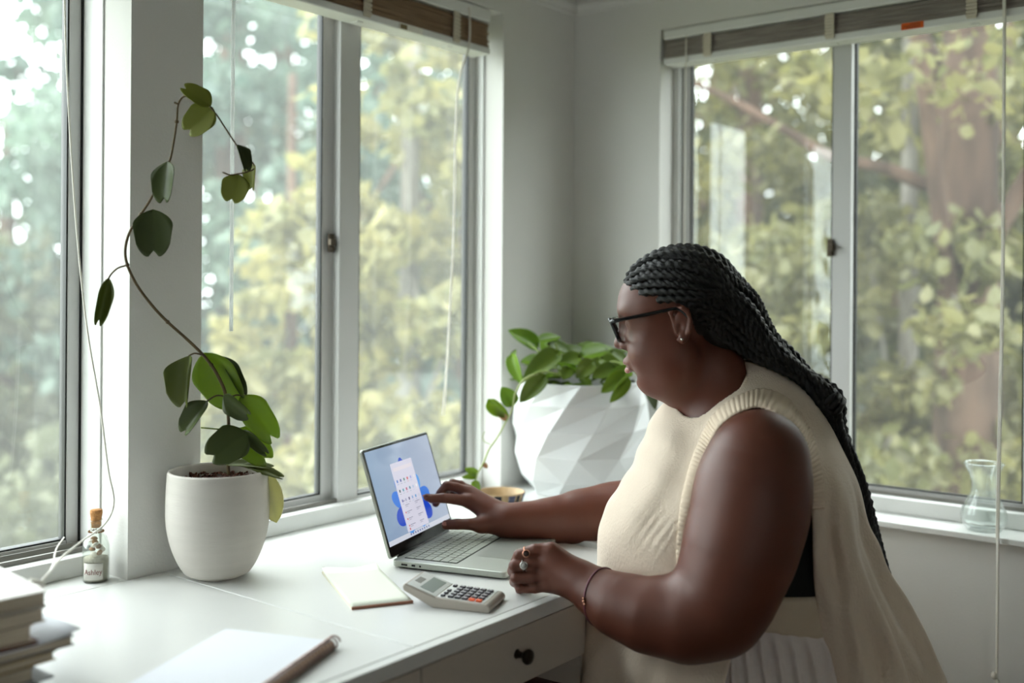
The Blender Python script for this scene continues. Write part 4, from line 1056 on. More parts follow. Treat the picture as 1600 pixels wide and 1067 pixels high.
def in_poly(px, pz, poly):
    ins = np.zeros(len(px), bool); n = len(poly); dmin = np.full(len(px), 9.)
    for i in range(n):
        x0, z0 = poly[i]; x1, z1 = poly[(i+1) % n]
        c = ((z0 > pz) != (z1 > pz)) & (px < (x1-x0)*(pz-z0)/((z1-z0) if z1 != z0 else 1e-12)+x0); ins ^= c
        dx, dz = x1-x0, z1-z0; t = np.clip(((px-x0)*dx+(pz-z0)*dz)/(dx*dx+dz*dz+1e-12), 0, 1)
        dmin = np.minimum(dmin, np.hypot(px-x0-t*dx, pz-z0-t*dz))
    return np.where(ins, -dmin, dmin)
# ------------------------------------------------------------------ the seated woman
TY = math.radians(74)                                  # facing: degrees left of the viewing direction
def yawpitch(yaw, pitch, roll=0.):
    f = np.array([-math.sin(yaw)*math.cos(pitch), math.cos(yaw)*math.cos(pitch), -math.sin(pitch)])
    l = np.array([-math.cos(yaw), -math.sin(yaw), 0.]); u = np.cross(f, l)
    if roll: l, u = l*math.cos(roll)+u*math.sin(roll), u*math.cos(roll)-l*math.sin(roll)
    return np.stack([f, l, u])
TT = yawpitch(TY, 0)                                   # torso axes: forward, left (towards camera), up
HB = yawpitch(math.radians(75), math.radians(12))      # head axes
HO = q(1070, 512, 1.80)                                # between the ears
def hp(x, y, z): return HO+np.array([x, y, z]) @ HB
person_base = c2w(q(1180, 1067, 1.80)); person_base[2] = 0
person = thing('person', 'person with long black braids, glasses and cream sleeveless knit top touching the laptop screen', 'person', Vector(person_base))
def skin_mat():
    m = mat('brown_skin', (112, 72, 56), rough=.46, spec=.45, sub=.12, subrad=(.010, .004, .002), var=.0, bump=.10, bscale=900)
    nt = m.node_tree; b = nt.nodes['Principled BSDF']
    n = nt.nodes.new('ShaderNodeTexNoise'); n.inputs['Scale'].default_value = 9; n.inputs['Detail'].default_value = 3
    tc = nt.nodes.new('ShaderNodeTexCoord'); nt.links.new(tc.outputs['Object'], n.inputs['Vector'])
    mx = nt.nodes.new('ShaderNodeMix'); mx.data_type = 'RGBA'; mx.inputs[6].default_value = lin((86, 47, 35)); mx.inputs[7].default_value = lin((110, 61, 44))
    nt.links.new(n.outputs[0], mx.inputs[0]); nt.links.new(mx.outputs[2], b.inputs['Base Color']); return m
M_SKIN = skin_mat()
B = SDF()
# ---- torso (mostly under the clothes)
def lerp(a, b, t): return a+(b-a)*t
BX = 1.80
B.el(q(1160, 745, BX), (.115, .165, .16), TT, k=.05)
B.el(q(1120, 800, BX), (.125, .15, .10), TT, k=.05)
B.el(q(1190, 960, BX), (.185, .185, .22), TT, k=.06)
B.el(q(1200, 1100, BX), (.20, .20, .15), TT, k=.06)
B.rc(q(1152, 668, 1.78), q(1184, 712, 1.67), .052, .060, k=.03)
B.rc(q(1138, 668, 1.82), q(1108, 698, 1.98), .052, .054, k=.03)
# ---- neck
B.rc(q(1112, 575, 1.80), q(1140, 660, 1.80), .056, .058, k=.03)
B.rc(hp(.02, 0, -.09), q(1112, 640, 1.80), .045, .050, k=.03)
B.rc(q(1122, 664, 1.79), q(1112, 720, 1.78), .050, .060, k=.03)
# ---- near (left) arm
NA = [(1188, 713, 1.630, .0725), (1178, 760, 1.625, .082), (1168, 815, 1.615, .0815), (1152, 870, 1.605, .078), (1133, 925, 1.60, .070), (1118, 955, 1.60, .064)]
for a, b_ in zip(NA, NA[1:]): B.rc(q(*a[:3]), q(*b_[:3]), a[3], b_[3], k=.03)
FA = [(1118, 955, 1.60, .062), (1070, 968, 1.605, .0575), (1010, 960, 1.625, .050), (962, 943, 1.65, .0415), (926, 921, 1.675, .0335)]
for a, b_ in zip(FA, FA[1:]): B.rc(q(*a[:3]), q(*b_[:3]), a[3], b_[3], k=.03)
# ---- near hand, resting on its little-finger side
B.rc(q(926, 921, 1.675), q(905, 908, 1.685), .031, .027, k=.02)
for a, b_ in (((905, 900, 1.688, .022), (862, 862, 1.70, .0150)), ((905, 904, 1.686, .022), (858, 879, 1.70, .0140)), ((905, 910, 1.686, .021), (858, 898, 1.70, .0135)), ((903, 916, 1.69, .018), (860, 914, 1.702, .0125))):
    B.rc(q(*a[:3]), q(*b_[:3]), a[3], b_[3], k=.016)
def finger(S, pts, rs, k=.0016, kroot=.006):
    for i in range(len(pts)-1):
        S.rc(pts[i], pts[i+1], rs[i], rs[i+1], k=kroot if i == 0 else k)
finger(B, [q(862, 860, 1.70), q(836, 859, 1.702), q(811, 867, 1.706), q(806, 877, 1.725), q(818, 884, 1.735)], [.0115, .0098, .0092, .0085, .0078])
finger(B, [q(857, 879, 1.70), q(830, 880, 1.70), q(804, 884, 1.704), q(801, 892, 1.723), q(815, 898, 1.733)], [.0115, .0102, .0098, .0088, .0080])
finger(B, [q(857, 898, 1.70), q(832, 901, 1.70), q(806, 903, 1.704), q(804, 909, 1.722), q(818, 911, 1.730)], [.0110, .0096, .0092, .0084, .0076])
finger(B, [q(858, 914, 1.702), q(836, 919, 1.704), q(812, 919, 1.712), q(812, 922, 1.728), q(824, 922, 1.735)], [.0100, .0082, .0076, .0070, .0066])
finger(B, [q(898, 890, 1.70), q(872, 866, 1.722), q(848, 858, 1.738), q(828, 862, 1.742)], [.017, .0125, .0105, .0088])
# ---- far (right) arm
tipw = on_lid(657, 778.5); TIP = w2c(tipw); nL = TB @ np.array(lid_n)
TD = TIP[1]
RA = [(1092, 690, 2.00, .056), (1050, 735, 2.04, .052), (1002, 792, 2.08, .050)]
for a, b_ in zip(RA, RA[1:]): B.rc(q(*a[:3]), q(*b_[:3]), a[3], b_[3], k=.03)
RF = [(1002, 796, 2.08, .054), (955, 804, 2.09, .0565), (905, 808, 2.085, .047), (855, 813, 2.07, .0365), (812, 814, 2.055, .0290), (792, 813, 2.05, .0280)]
for a, b_ in zip(RF, RF[1:]): B.rc(q(*a[:3]), q(*b_[:3]), a[3], b_[3], k=.03)
D0 = 2.05
for a, b_ in (((788, 812, D0, .0235), (734, 785, 2.062, .0125)), ((788, 808, D0+.01, .021), (731, 773, 2.078, .0125)), ((788, 808, D0+.02, .019), (733, 768, 2.094, .0120)), ((788, 812, D0+.025, .018), (740, 772, 2.108, .0110)), ((790, 818, D0, .021), (752, 820, 2.035, .0155))):
    B.rc(q(*a[:3]), q(*b_[:3]), a[3], b_[3], k=.016)
tipc = TIP+nL*.0085
finger(B, [q(733, 783, 2.062), q(710, 780, 2.055), q(692, 778, lerp(2.055, TD, .55)), q(675, 779, lerp(2.055, TD, .8)), tipc+(q(661, 778.5, TD)-q(657, 778.5, TD))], [.0125, .0102, .0096, .0086, .0072])
finger(B, [q(730, 770, 2.078), q(713, 762, 2.078), q(698, 759, 2.078), q(688, 771, 2.072), q(681, 786, 2.066)], [.0120, .0100, .0096, .0086, .0078])
finger(B, [q(731, 767, 2.094), q(720, 758, 2.098), q(707, 755, 2.098), q(697, 766, 2.094), q(692, 778, 2.088)], [.0115, .0092, .0088, .0080, .0072])
finger(B, [q(738, 770, 2.108), q(727, 762, 2.114), q(715, 762, 2.114), q(706, 771, 2.108), q(702, 780, 2.10)], [.0105, .0082, .0078, .0072, .0066])
finger(B, [q(752, 820, 2.035), q(733, 819, 2.028), q(714, 819, 2.03), q(697, 820, 2.035)], [.0150, .0108, .0102, .0094])
# ---- head
def he(c, r, k=.02, op='u', B_=None): B.el(hp(*c), r, HB if B_ is None else B_, k=k, op=op)
def hc(a, b_, ra, rb=None, k=.01, op='u'): B.rc(hp(*a), hp(*b_), ra, rb, k=k, op=op)
he((.006, 0, .050), (.093, .074, .078), k=.02)
he((.050, 0, .040), (.051, .060, .060), k=.03)
he((.040, 0, -.022), (.060, .061, .062), k=.03)
he((.046, 0, -.052), (.048, .051, .042), k=.025)
he((.077, 0, -.078), (.021, .026, .019), k=.02)
for s in (-1, 1):
    he((.062, s*.034, -.030), (.034, .030, .034), k=.02)
    he((.020, s*.050, -.050), (.034, .022, .038), k=.025)
    he((.074, s*.026, .048), (.024, .024, .010), k=.016)
he((.038, 0, -.088), (.040, .046, .024), k=.03)
# nose
hc((.093, 0, .036), (.1115, 0, .000), .0085, .0100, k=.014)
he((.1145, 0, -.006), (.0110, .0120, .0098), k=.008)
for s in (-1, 1):
    he((.1025, s*.0140, -.0100), (.0110, .0082, .0086), k=.006)
    he((.1045, s*.0065, -.0165), (.0050, .0036, .0030), k=.003, op='s')
# mouth
he((.096, 0, -.040), (.0165, .028, .0150), k=.010)
hc((.1025, -.020, -.0410), (.1105, -.004, -.0375), .0038, .0055, k=.004); hc((.1025, .020, -.0410), (.1105, .004, -.0375), .0038, .0055, k=.004)
hc((.1010, -.018, -.0505), (.1080, 0, -.0530), .0042, .0070, k=.004); hc((.1010, .018, -.0505), (.1080, 0, -.0530), .0042, .0070, k=.004)
he((.1060, 0, -.0660), (.0100, .026, .0050), k=.010, op='s')
hc((.1070, -.020, -.0458), (.1155, 0, -.0452), .0013, .0017, k=.003, op='s'); hc((.1070, .020, -.0458), (.1155, 0, -.0452), .0013, .0017, k=.003, op='s')
# eyes: sockets then lids
for s in (-1, 1):
    he((.1020, s*.031, .026), (.015, .019, .013), k=.012, op='s')
    he((.0800, s*.031, .0250), (.0145, .0150, .0130), k=.004)
    hc((.0958, s*.0225, .0215), (.0935, s*.0395, .0210), .0013, .0013, k=.002, op='s')
# ears
for s in (-1, 1):
    ez = [(.010, .030), (.000, .036), (-.012, .034), (-.019, .024), (-.020, .010), (-.015, -.004), (-.008, -.014), (.000, -.020), (.006, -.016)]
    he((-.006, s*.0765, .008), (.014, .0055, .022), k=.006)
    he((-.004, s*.070, .004), (.012, .010, .018), k=.01)
    for (x0, z0), (x1, z1) in zip(ez, ez[1:]):
        y0 = .078+(.006 if x0 < -.01 else 0); y1 = .078+(.006 if x1 < -.01 else 0)
        hc((x0, s*y0, z0), (x1, s*y1, z1), .0034, .0034, k=.003)
    hc((.010, s*.078, .030), (.008, s*.0775, .012), .0034, .003, k=.003)
    he((-.002, s*.079, -.0155), (.0065, .0045, .0075), k=.004)
    he((-.001, s*.088, .004), (.0065, .0085, .0085), k=.004, op='s')
    hc((.0075, s*.0785, .006), (.0065, s*.0785, -.003), .0030, .0026, k=.003)
# ---- legs under the skirt
hipL, hipR = q(1200, 1135, 1.70), q(1190, 1120, 1.92)
def off(c, f, l, u): return c+np.array([f, l, u]) @ TT
for hip, s in ((hipL, 1), (hipR, -1)):
    kn = off(hip, .40, .0, -.03); an = off(kn, -.03, 0, -.42); an[2] = -CAMZ+.085
    B.rc(hip, kn, .085, .060, k=.05); B.rc(kn, an, .055, .036, k=.03)
    toe = off(an, .13, 0, 0); toe[2] = -CAMZ+.028; hl = off(an, -.03, 0, 0); hl[2] = -CAMZ+.032
    B.rc(an, hl, .034, .030, k=.02); B.rc(hl, toe, .032, .024, k=.02)
lo = np.array([-.20, 1.45, -CAMZ-.01]); hi = np.array([.82, 2.30, .22])
PART = globals().get('PART', 'all')
v, f = mesh_sdf(B, (q(640, 850, 2.1)[0], 1.5, -.56), (q(1300, 700, 1.8)[0]+.02, 2.18, .20), .0022)
v = relax(v, f, 1)
v2, f2 = mesh_sdf(B, (-.15, 1.45, -CAMZ-.004), (.85, 2.30, -.56+.004), .006)
vv = np.concatenate([v, v2]); ff = np.concatenate([f, f2+len(v)])
body = np_object('body', vv, ff, M_SKIN, person)
print('BODY', len(vv), len(ff))
# ---- eyes, brows
for s in (-1, 1):
    b = MB(); b.sphere(Vector(c2w(hp(.0795, s*.031, .0248))), .0118, 14)
    def pe(b, nm, m, **k):
        o = b.build(nm, m, person, **k); o.matrix_parent_inverse = Matrix.Translation(-person.location); return o
    e = pe(b, 'eye', mat('eye_white', (206, 196, 186), rough=.15))
    b = MB(); b.sphere(Vector(c2w(hp(.0868, s*.0312, .0222))), .0056, 10); pe(b, 'iris', mat('dark_brown_iris', (34, 20, 14), rough=.1))
    b = MB(); bp = [hp(.0955-.0020*i*i*.22, s*(.0145+.0062*i), .0475+.0030*math.sin(i*.62)) for i in range(6)]
    b.tube(catmull([Vector(c2w(p)) for p in bp], 4), [.0026*(1-.028*i) for i in range(21)], 6); pe(b, 'eyebrow', mat('black_brow_hair', (22, 16, 13), rough=.8, bump=.8, bscale=900))
lipm = mat('rosy_brown_lips', (158, 104, 96), rough=.38)
for pts, r in (([(.1030, -.0190, -.0412), (.1095, -.0085, -.0390), (.1120, 0, -.0395), (.1095, .0085, -.0390), (.1030, .0190, -.0412)], .0046), ([(.1020, -.0170, -.0502), (.1085, -.008, -.0528), (.1112, 0, -.0536), (.1085, .008, -.0528), (.1020, .0170, -.0502)], .0056)):
    cm = catmull([Vector(c2w(hp(*p))) for p in pts], 6); n_ = len(cm)
    b = MB(); b.tube(cm, [r*(.45+.55*math.sin(PI*i/(n_-1))) for i in range(n_)], 12); pe(b, 'lip', lipm)
# ------------------------------------------------------------------ clothes
TC = q(1170, 800, BX)
def tab(rows, sc=1.):
    py = np.array([r[0] for r in rows], float); z = -(py-451.6)/FPX*BX
    fr = (np.array([r[1] for r in rows])-800)/FPX*BX; bk = (np.array([r[2] for r in rows])-800)/FPX*BX; lt = np.array([r[3] for r in rows])
    o = np.argsort(z); z = z[o]; c = ((fr+bk)/2)[o]; a = ((bk-fr)/2)[o]; l = lt[o]
    zz = np.linspace(z[0], z[-1], 400); out = []
    ker = np.exp(-np.linspace(-2, 2, 41)**2); ker /= ker.sum()
    for v in (c, a, l):
        w = np.interp(zz, z, v); w = np.convolve(np.pad(w, 20, mode='edge'), ker, mode='valid'); out.append(w)
    return zz, out
rows = [(560, 1170, 1190, .02), (575, 1140, 1215, .035), (590, 1108, 1236, .045), (605, 1078, 1254, .052), (620, 1052, 1268, .060), (650, 1022, 1288, .080), (680, 1008, 1305, .128), (700, 1001, 1314, .162), (740, 985, 1329, .194), (780, 957, 1340, .203), (820, 940, 1350, .203),
        (850, 937, 1359, .202), (880, 938, 1372, .202), (910, 936, 1386, .203), (940, 927, 1401, .206), (980, 914, 1424, .214), (1020, 906, 1441, .224), (1067, 903, 1448, .236), (1110, 900, 1452, .246), (1200, 896, 1452, .255)]
VZ, (VC, VA, VL) = tab(rows)
def torso_uv(x):
    """forward / lateral coordinates around the torso's axis, and half sizes there"""
    c = np.interp(x[:, 2], VZ, VC); a = np.interp(x[:, 2], VZ, VA); l = np.interp(x[:, 2], VZ, VL)
    dx = x[:, 0]-c; dy = x[:, 1]-BX
    u = dx*TT[0, 0]+dy*TT[0, 1]; v = dx*TT[1, 0]+dy*TT[1, 1]
    return u, v, a, l
def loft(x, sa=1., sl=1., disp=None):
    u, v, a, l = torso_uv(x); a = a*sa; l = l*sl
    e = 2.25
    au, av = np.abs(u)/a, np.abs(v)/l
    rho = (au**e+av**e+1e-12)**(1/e)
    g = np.hypot(au**(e-1)/a, av**(e-1)/l)/rho**(e-1)
    d = (rho-1)/np.maximum(g, 1e-3)
    d = np.where(rho < .25, -np.minimum(a, l)*.7, d)
    if disp is not None: d = d-disp(u, v, x)
    zt = VZ[-1]-.004
    return np.maximum(d*.93, x[:, 2]-zt)
def ss(x, a, b): t = np.clip((x-a)/(b-a), 0, 1); return t*t*(3-2*t)
def zpy(py): return -(py-451.6)/FPX*BX
def ridge(pts):
    zz = []; uu = []
    for px, py in pts:
        p = q(px, py, 1.66); X = np.array([p]); a_ = torso_uv(X); zz.append(-p[2]); uu.append(a_[0][0])
    return np.array(zz), np.array(uu)
RIDGE1 = ridge([(1296, 690), (1312, 780), (1324, 860), (1332, 940), (1350, 1067), (1362, 1180)])
RIDGE2 = ridge([(1352, 860), (1368, 930), (1392, 1000), (1404, 1067), (1410, 1180)])
RIDGE3 = ridge([(1276, 700), (1284, 800), (1290, 900), (1304, 980), (1325, 1067), (1340, 1180)])
def vest_disp(u, v, x):
    ph = np.arctan2(v, u); z = x[:, 2]
    back = ss(-u, -.02, .12)
    lowr = ss(-z, -zpy(660), -zpy(980))
    w = .030*lowr*back*(.5+.5*np.sin(ph*13.0+1.2*np.sin(z*5)+.9))**1.3+.006*back*lowr*np.sin(ph*29+z*9+1.1)-.010*lowr*back
    near = ss(v, -.02, .06)
    for RP, hgt, wd in ((RIDGE1, .019, .017), (RIDGE2, .016, .020), (RIDGE3, .010, .012)):
        uc = np.interp(-z, RP[0], RP[1]); am = ss(-z, RP[0][0], RP[0][0]+.12); w += near*hgt*am*(np.exp(-((u-uc)/wd)**2)-.45*np.exp(-((u-uc-.030)/.018)**2))
    w += .0022*back*np.sin((u*60+z*38)+np.sin(z*30))*ss(-z, -zpy(640), -zpy(760))
    fl = ss(-z, -zpy(925), -zpy(1040))*ss(u, .0, .12)
    w += fl*(.009*np.sin(ph*11+z*16)+.004*np.sin(ph*23-z*22))
    fu = ss(u, -.02, .08)*ss(z, zpy(860), zpy(760))*ss(-z, -zpy(640), -zpy(680))
    w += fu*.0026*np.sin(u*95+z*42+v*20)+fu*.0016*np.sin(u*50-z*110)
    # gathered fabric at the bust side
    gx = np.exp(-((u-.10)**2/.0012+(z-zpy(800))**2/.0009))*ss(v, .05, .12)
    w += gx*.0012*np.sin(u*420+z*260)
    return w
def torso_only(k=1., l=1., disp=None): return lambda x: loft(x, k, l, disp)
# armhole outline on the side, in (forward, up) coordinates
ah_px = [(1190, 638), (1168, 641), (1146, 651), (1124, 669), (1106, 700), (1094, 735), (1085, 775), (1079, 820), (1076, 870), (1080, 930), (1110, 985), (1146, 1003), (1142, 1120), (1345, 1140), (1318, 1085), (1297, 1030), (1283, 980), (1273, 920), (1270, 860), (1269, 810), (1266, 760), (1257, 715), (1241, 680), (1218, 652)]
def uz(px, py, D):
    p = q(px, py, D); c = TC.copy(); dx = p[0]-TC[0]; dy = p[1]-BX
    return (dx*TT[0, 0]+dy*TT[0, 1], p[2])
def uz_vec(x): return ((x[:, 0]-TC[0])*TT[0, 0]+(x[:, 1]-BX)*TT[0, 1], x[:, 2], (x[:, 0]-TC[0])*TT[1, 0]+(x[:, 1]-BX)*TT[1, 1])
AH = [uz(px, py, 1.62) for px, py in ah_px]
AHs = catmull([Vector((a, b_, 0)) for a, b_ in AH], 4, closed=True); AHp = [(p.x, p.y) for p in AHs]
def side_cut(x):
    u, z, v = uz_vec(x); d = in_poly(u, z, AHp); return np.maximum(d, .045-v)
# neck opening
NAX0, NAX1 = q(1130, 672, 1.79), q(1084, 520, 1.79)
pA, pB = q(1088, 672, 1.80), q(1176, 566, 1.80)
nd = np.array([pB[0]-pA[0], 0, pB[2]-pA[2]]); nd /= np.linalg.norm(nd); nN = np.array([-nd[2], 0, nd[0]])
NR = .066
def neck_cut(x):
    a = NAX0; ba = NAX1-a; h = ((x-a) @ ba)/(ba @ ba); r = np.linalg.norm(x-a-h[:, None]*ba, axis=1)
    return np.maximum(r-NR, -((x-pA) @ nN))
VO = SDF(); VO.fn(torso_only(disp=vest_disp))
VO.rc(q(1152, 664, 1.785), q(1186, 704, 1.662), .070, .0735, k=.04); VO.rc(q(1140, 655, 1.81), q(1108, 688, 1.975), .068, .064, k=.05)
TH = .011
V = SDF()
V.fn(lambda x: (lambda d: np.maximum(d, -(d+TH)))(VO.eval(x)))
V.fn(side_cut, k=.004, op='s'); V.fn(neck_cut, k=.004, op='s')
for a, b_ in zip(RA, RA[1:]): V.rc(q(*a[:3]), q(*b_[:3]), a[3]+.006, b_[3]+.006, k=.004, op='s')
V.rc(q(1002, 796, 2.08), q(955, 804, 2.09), .060, .062, k=.004, op='s')
V.fn(lambda x: zpy(1185)-x[:, 2], k=.003, op='i')
def largest(v, f):
    lab = np.arange(len(v))
    while 1:
        m_ = lab[f].min(1); new = lab.copy(); np.minimum.at(new, f.reshape(-1), np.repeat(m_, 4)); new = new[new]
        if (new == lab).all(): break
        lab = new
    ids, cn = np.unique(lab, return_counts=True); keep = np.isin(lab, ids[cn > .1*len(v)])
    fk = f[keep[f[:, 0]]]; mp = np.cumsum(keep)-1; return v[keep], mp[fk]
def pmake(v, f, nm, m, it=2):
    v, f = largest(v, f)
    v = relax(v, f, it); return np_object(nm, v, f, m, person)
M_KNIT = mat('cream_knit', (227, 210, 190), rough=.85, spec=.2, sheen=.3, bump=.35, bscale=420, bstretch=(1, 1, .45), var=.05, vscale=12)
def knit_detail(m):
    nt = m.node_tree; N = nt.nodes; L = nt.links; bp = [n for n in N if n.type == 'BUMP'][0]
    w = N.new('ShaderNodeTexVoronoi'); w.inputs['Scale'].default_value = 330
    L.new([n for n in N if n.type == 'MAPPING'][0].outputs[0], w.inputs['Vector'])
    b2 = N.new('ShaderNodeBump'); b2.inputs['Strength'].default_value = .25; b2.inputs['Distance'].default_value = .002
    L.new(w.outputs['Distance'], b2.inputs['Height']); L.new(bp.outputs[0], b2.inputs['Normal'])
    L.new(b2.outputs[0], N['Principled BSDF'].inputs['Normal'])
knit_detail(M_KNIT)
lo = (q(896, 900, 1.80)[0]-.03, 1.52, zpy(1190)); hi = (q(1452, 900, 1.8)[0]+.03, 2.10, zpy(555))
v, f = mesh_sdf(V, lo, hi, .0032, slack=2.2)
# knit top: split into a coarse lower part is not needed
top = pmake(v, f, 'knit_top', M_KNIT); print('VEST', len(v))
# ribbed armhole band lying on the cloth
def hit_outer(U, Z):
    """outermost lateral position of the cloth at forward U, height Z (towards the camera side)"""
    n = len(U); vs = np.full(n, .32); out = np.full(n, np.nan)
    step = .004
    for i in range(90):
        x = np.stack([TC[0]+U*TT[0, 0]+vs*TT[1, 0], BX+U*TT[0, 1]+vs*TT[1, 1], Z], 1)
        d = VO.eval(x); got = np.isnan(out) & (d < 0); out[got] = vs[got]+d[got]*.0+step*.5; vs = np.where(np.isnan(out), vs-step, vs)
    return out
def band(nm, path, w0, w1, nw, rib, m, lift=.0035, dens=.0011):
    pts = catmull([Vector((a, b_, 0)) for a, b_ in path], 30); P_ = [pts[0]]; acc = 0
    for p in pts[1:]:
        if (p-P_[-1]).length >= dens: P_.append(p)
    n = len(P_); T = [(P_[min(i+3, n-1)]-P_[max(i-3, 0)]).normalized() for i in range(n)]
    U = []; Z = []
    for i in range(n):
        o = Vector((T[i].y, -T[i].x, 0))
        for j in range(nw+1):
            w = w0+(w1-w0)*j/nw; c = P_[i]+o*w; U.append(c.x); Z.append(c.y)
    U = np.array(U); Z = np.array(Z); vv_ = hit_outer(U, Z)
    g = vv_.reshape(n, nw+1)
    for j in range(nw+1):
        col = g[:, j]; ok = ~np.isnan(col); idx = np.arange(n)
        if ok.any(): g[:, j] = np.interp(idx, idx[ok], col[ok]); g[:, j] = np.convolve(np.pad(g[:, j], 6, mode='edge'), np.ones(13)/13, mode='valid')
    vv_ = g.reshape(-1)
    x = np.stack([TC[0]+U*TT[0, 0]+vv_*TT[1, 0], BX+U*TT[0, 1]+vv_*TT[1, 1], Z], 1)
    e = 1e-3; G = np.stack([VO.eval(x+np.eye(3)[k]*e)-VO.eval(x-np.eye(3)[k]*e) for k in range(3)], 1); G /= np.maximum(np.linalg.norm(G, axis=1), 1e-9)[:, None]
    d = VO.eval(x); x = x-G*np.clip(d, -.01, .01)[:, None]
    s = np.repeat(np.arange(n)*dens, nw+1); jj = np.tile(np.arange(nw+1)/nw, n)
    x = x+G*(lift*np.sin(PI*np.clip(jj*.9+.05, 0, 1))**.5+(.0008*np.sin(s*2*PI/rib)))[:, None]
    m_ = nw+1
    f_ = np.array([(i*m_+j, i*m_+j+1, (i+1)*m_+j+1, (i+1)*m_+j) for i in range(n-1) for j in range(nw)])
    o = np_object(nm, x, f_, m, person); s_ = o.modifiers.new('s', 'SOLIDIFY'); s_.thickness = .0035; s_.offset = -1 if False else 0
    return o
M_RIB = mat('cream_ribbed_trim', (224, 206, 184), rough=.85, spec=.2, bump=.2, bscale=500)
ahb = [uz(px, py, 1.62) for px, py in [(1080, 930), (1076, 870), (1079, 820), (1085, 775), (1094, 735), (1106, 700), (1124, 669), (1146, 651), (1168, 641), (1190, 638), (1218, 652), (1241, 680), (1257, 715), (1266, 760), (1268, 795)]]
band('armhole_band', ahb, -.0015, .0180, 8, .0048, M_RIB)
# neck band
ring = []
axn = (NAX1-NAX0)/np.linalg.norm(NAX1-NAX0); e1 = np.cross(axn, [0, 1, 0]); e1 /= np.linalg.norm(e1); e2 = np.cross(axn, e1)
for i in range(240):
    a = 2*PI*i/240; rr = (NR+.0015); base_ = NAX0+rr*(math.cos(a)*e1+math.sin(a)*e2)
    t = ((pA-base_) @ nN)/(axn @ nN); ring.append(Vector(c2w(base_+axn*(t-.001))))
b = MB().tube(ring, .0042, 8, closed=True, rfun=lambda a, i: 1+.14*math.sin(i*2*PI/3.0)); pe(b, 'neck_band', M_RIB)
# ---- black undershirt
U_ = SDF(); U_.fn(torso_only(.90, .86)); U_.fn(lambda x: np.maximum(x[:, 2]-zpy(690), zpy(893)-x[:, 2]), k=.004, op='i')
v, f = mesh_sdf(U_, (q(940, 900, 1.80)[0], 1.58, zpy(900)), (q(1400, 900, 1.8)[0], 2.04, zpy(680)), .005, slack=2.2)
pmake(v, f, 'undershirt', mat('black_undershirt', (24, 26, 26), rough=.9))
# ---- pleated skirt
def pleat(u, v, x):
    ph = np.arctan2(v, u); s = ph*26+.25*np.sin(x[:, 2]*6); t = s/PI % 1.; saw = .45*t+np.exp(-((t-.62)/.13)**2)
    return .0075*saw*ss(-x[:, 2], -zpy(930), -zpy(960))
K = SDF(); K.fn(torso_only(.925, .885, pleat)); K.fn(lambda x: np.maximum(x[:, 2]-zpy(885), zpy(1195)-x[:, 2]), k=.004, op='i')
def lap_fn(hip, kn, an, r0, r1, r2):
    def fn(x):
        def cap(a, b_, ra, rb):
            ba = b_-a; h = np.clip(((x-a) @ ba)/(ba @ ba), 0, 1); return np.sqrt(((x-a-h[:, None]*ba)**2).sum(1))-(ra+(rb-ra)*h)
        return np.minimum(cap(hip, kn, r0, r1), np.maximum(cap(kn, an, r1, r2), (an[2]+.10)-x[:, 2]))
    return fn
for hip, s in ((hipL, 1), (hipR, -1)):
    kn = off(hip, .40, .0, -.03); an = off(kn, -.03, 0, -.42); an[2] = -CAMZ+.085
    K.fn(lap_fn(hip, kn, an, .098, .074, .085), k=.06)
K.rc(off(hipL, .05, -.10, -.03), off(hipL, .38, -.10, -.05), .08, .06, k=.06)
v, f = mesh_sdf(K, (-.16, 1.44, -CAMZ+.16), (q(1452, 900, 1.8)[0]+.03, 2.32, zpy(1108)+.006), .006, slack=2.2)
v_, f_ = mesh_sdf(K, (q(930, 900, 1.8)[0], 1.54, zpy(1108)), (q(1452, 900, 1.8)[0]+.03, 2.06, zpy(880)), .003, slack=2.2)
f = np.concatenate([f, f_+len(v)]); v = np.concatenate([v, v_])
def skirt_paint(): pass
M_SKIRT = mat('pale_taupe_pleated_cloth', (224, 214, 208), rough=.6, spec=.3, sheen=.2, bump=.06, bscale=600)
pmake(v, f, 'pleated_skirt', M_SKIRT, 1)
# waistband drape above the pleats
W_ = SDF(); W_.fn(torso_only(.932, .892)); W_.fn(lambda x: np.maximum(x[:, 2]-zpy(884), (zpy(938)-.10*(x[:, 0]-q(1215, 940, 1.7)[0]))-x[:, 2]), k=.004, op='i')
v, f = mesh_sdf(W_, (q(930, 900, 1.80)[0], 1.56, zpy(975)), (q(1410, 900, 1.8)[0], 2.06, zpy(878)), .005, slack=2.2)
pmake(v, f, 'skirt_waistband', mat('beige_waistband', (206, 190, 166), rough=.85, bump=.2, bscale=400))
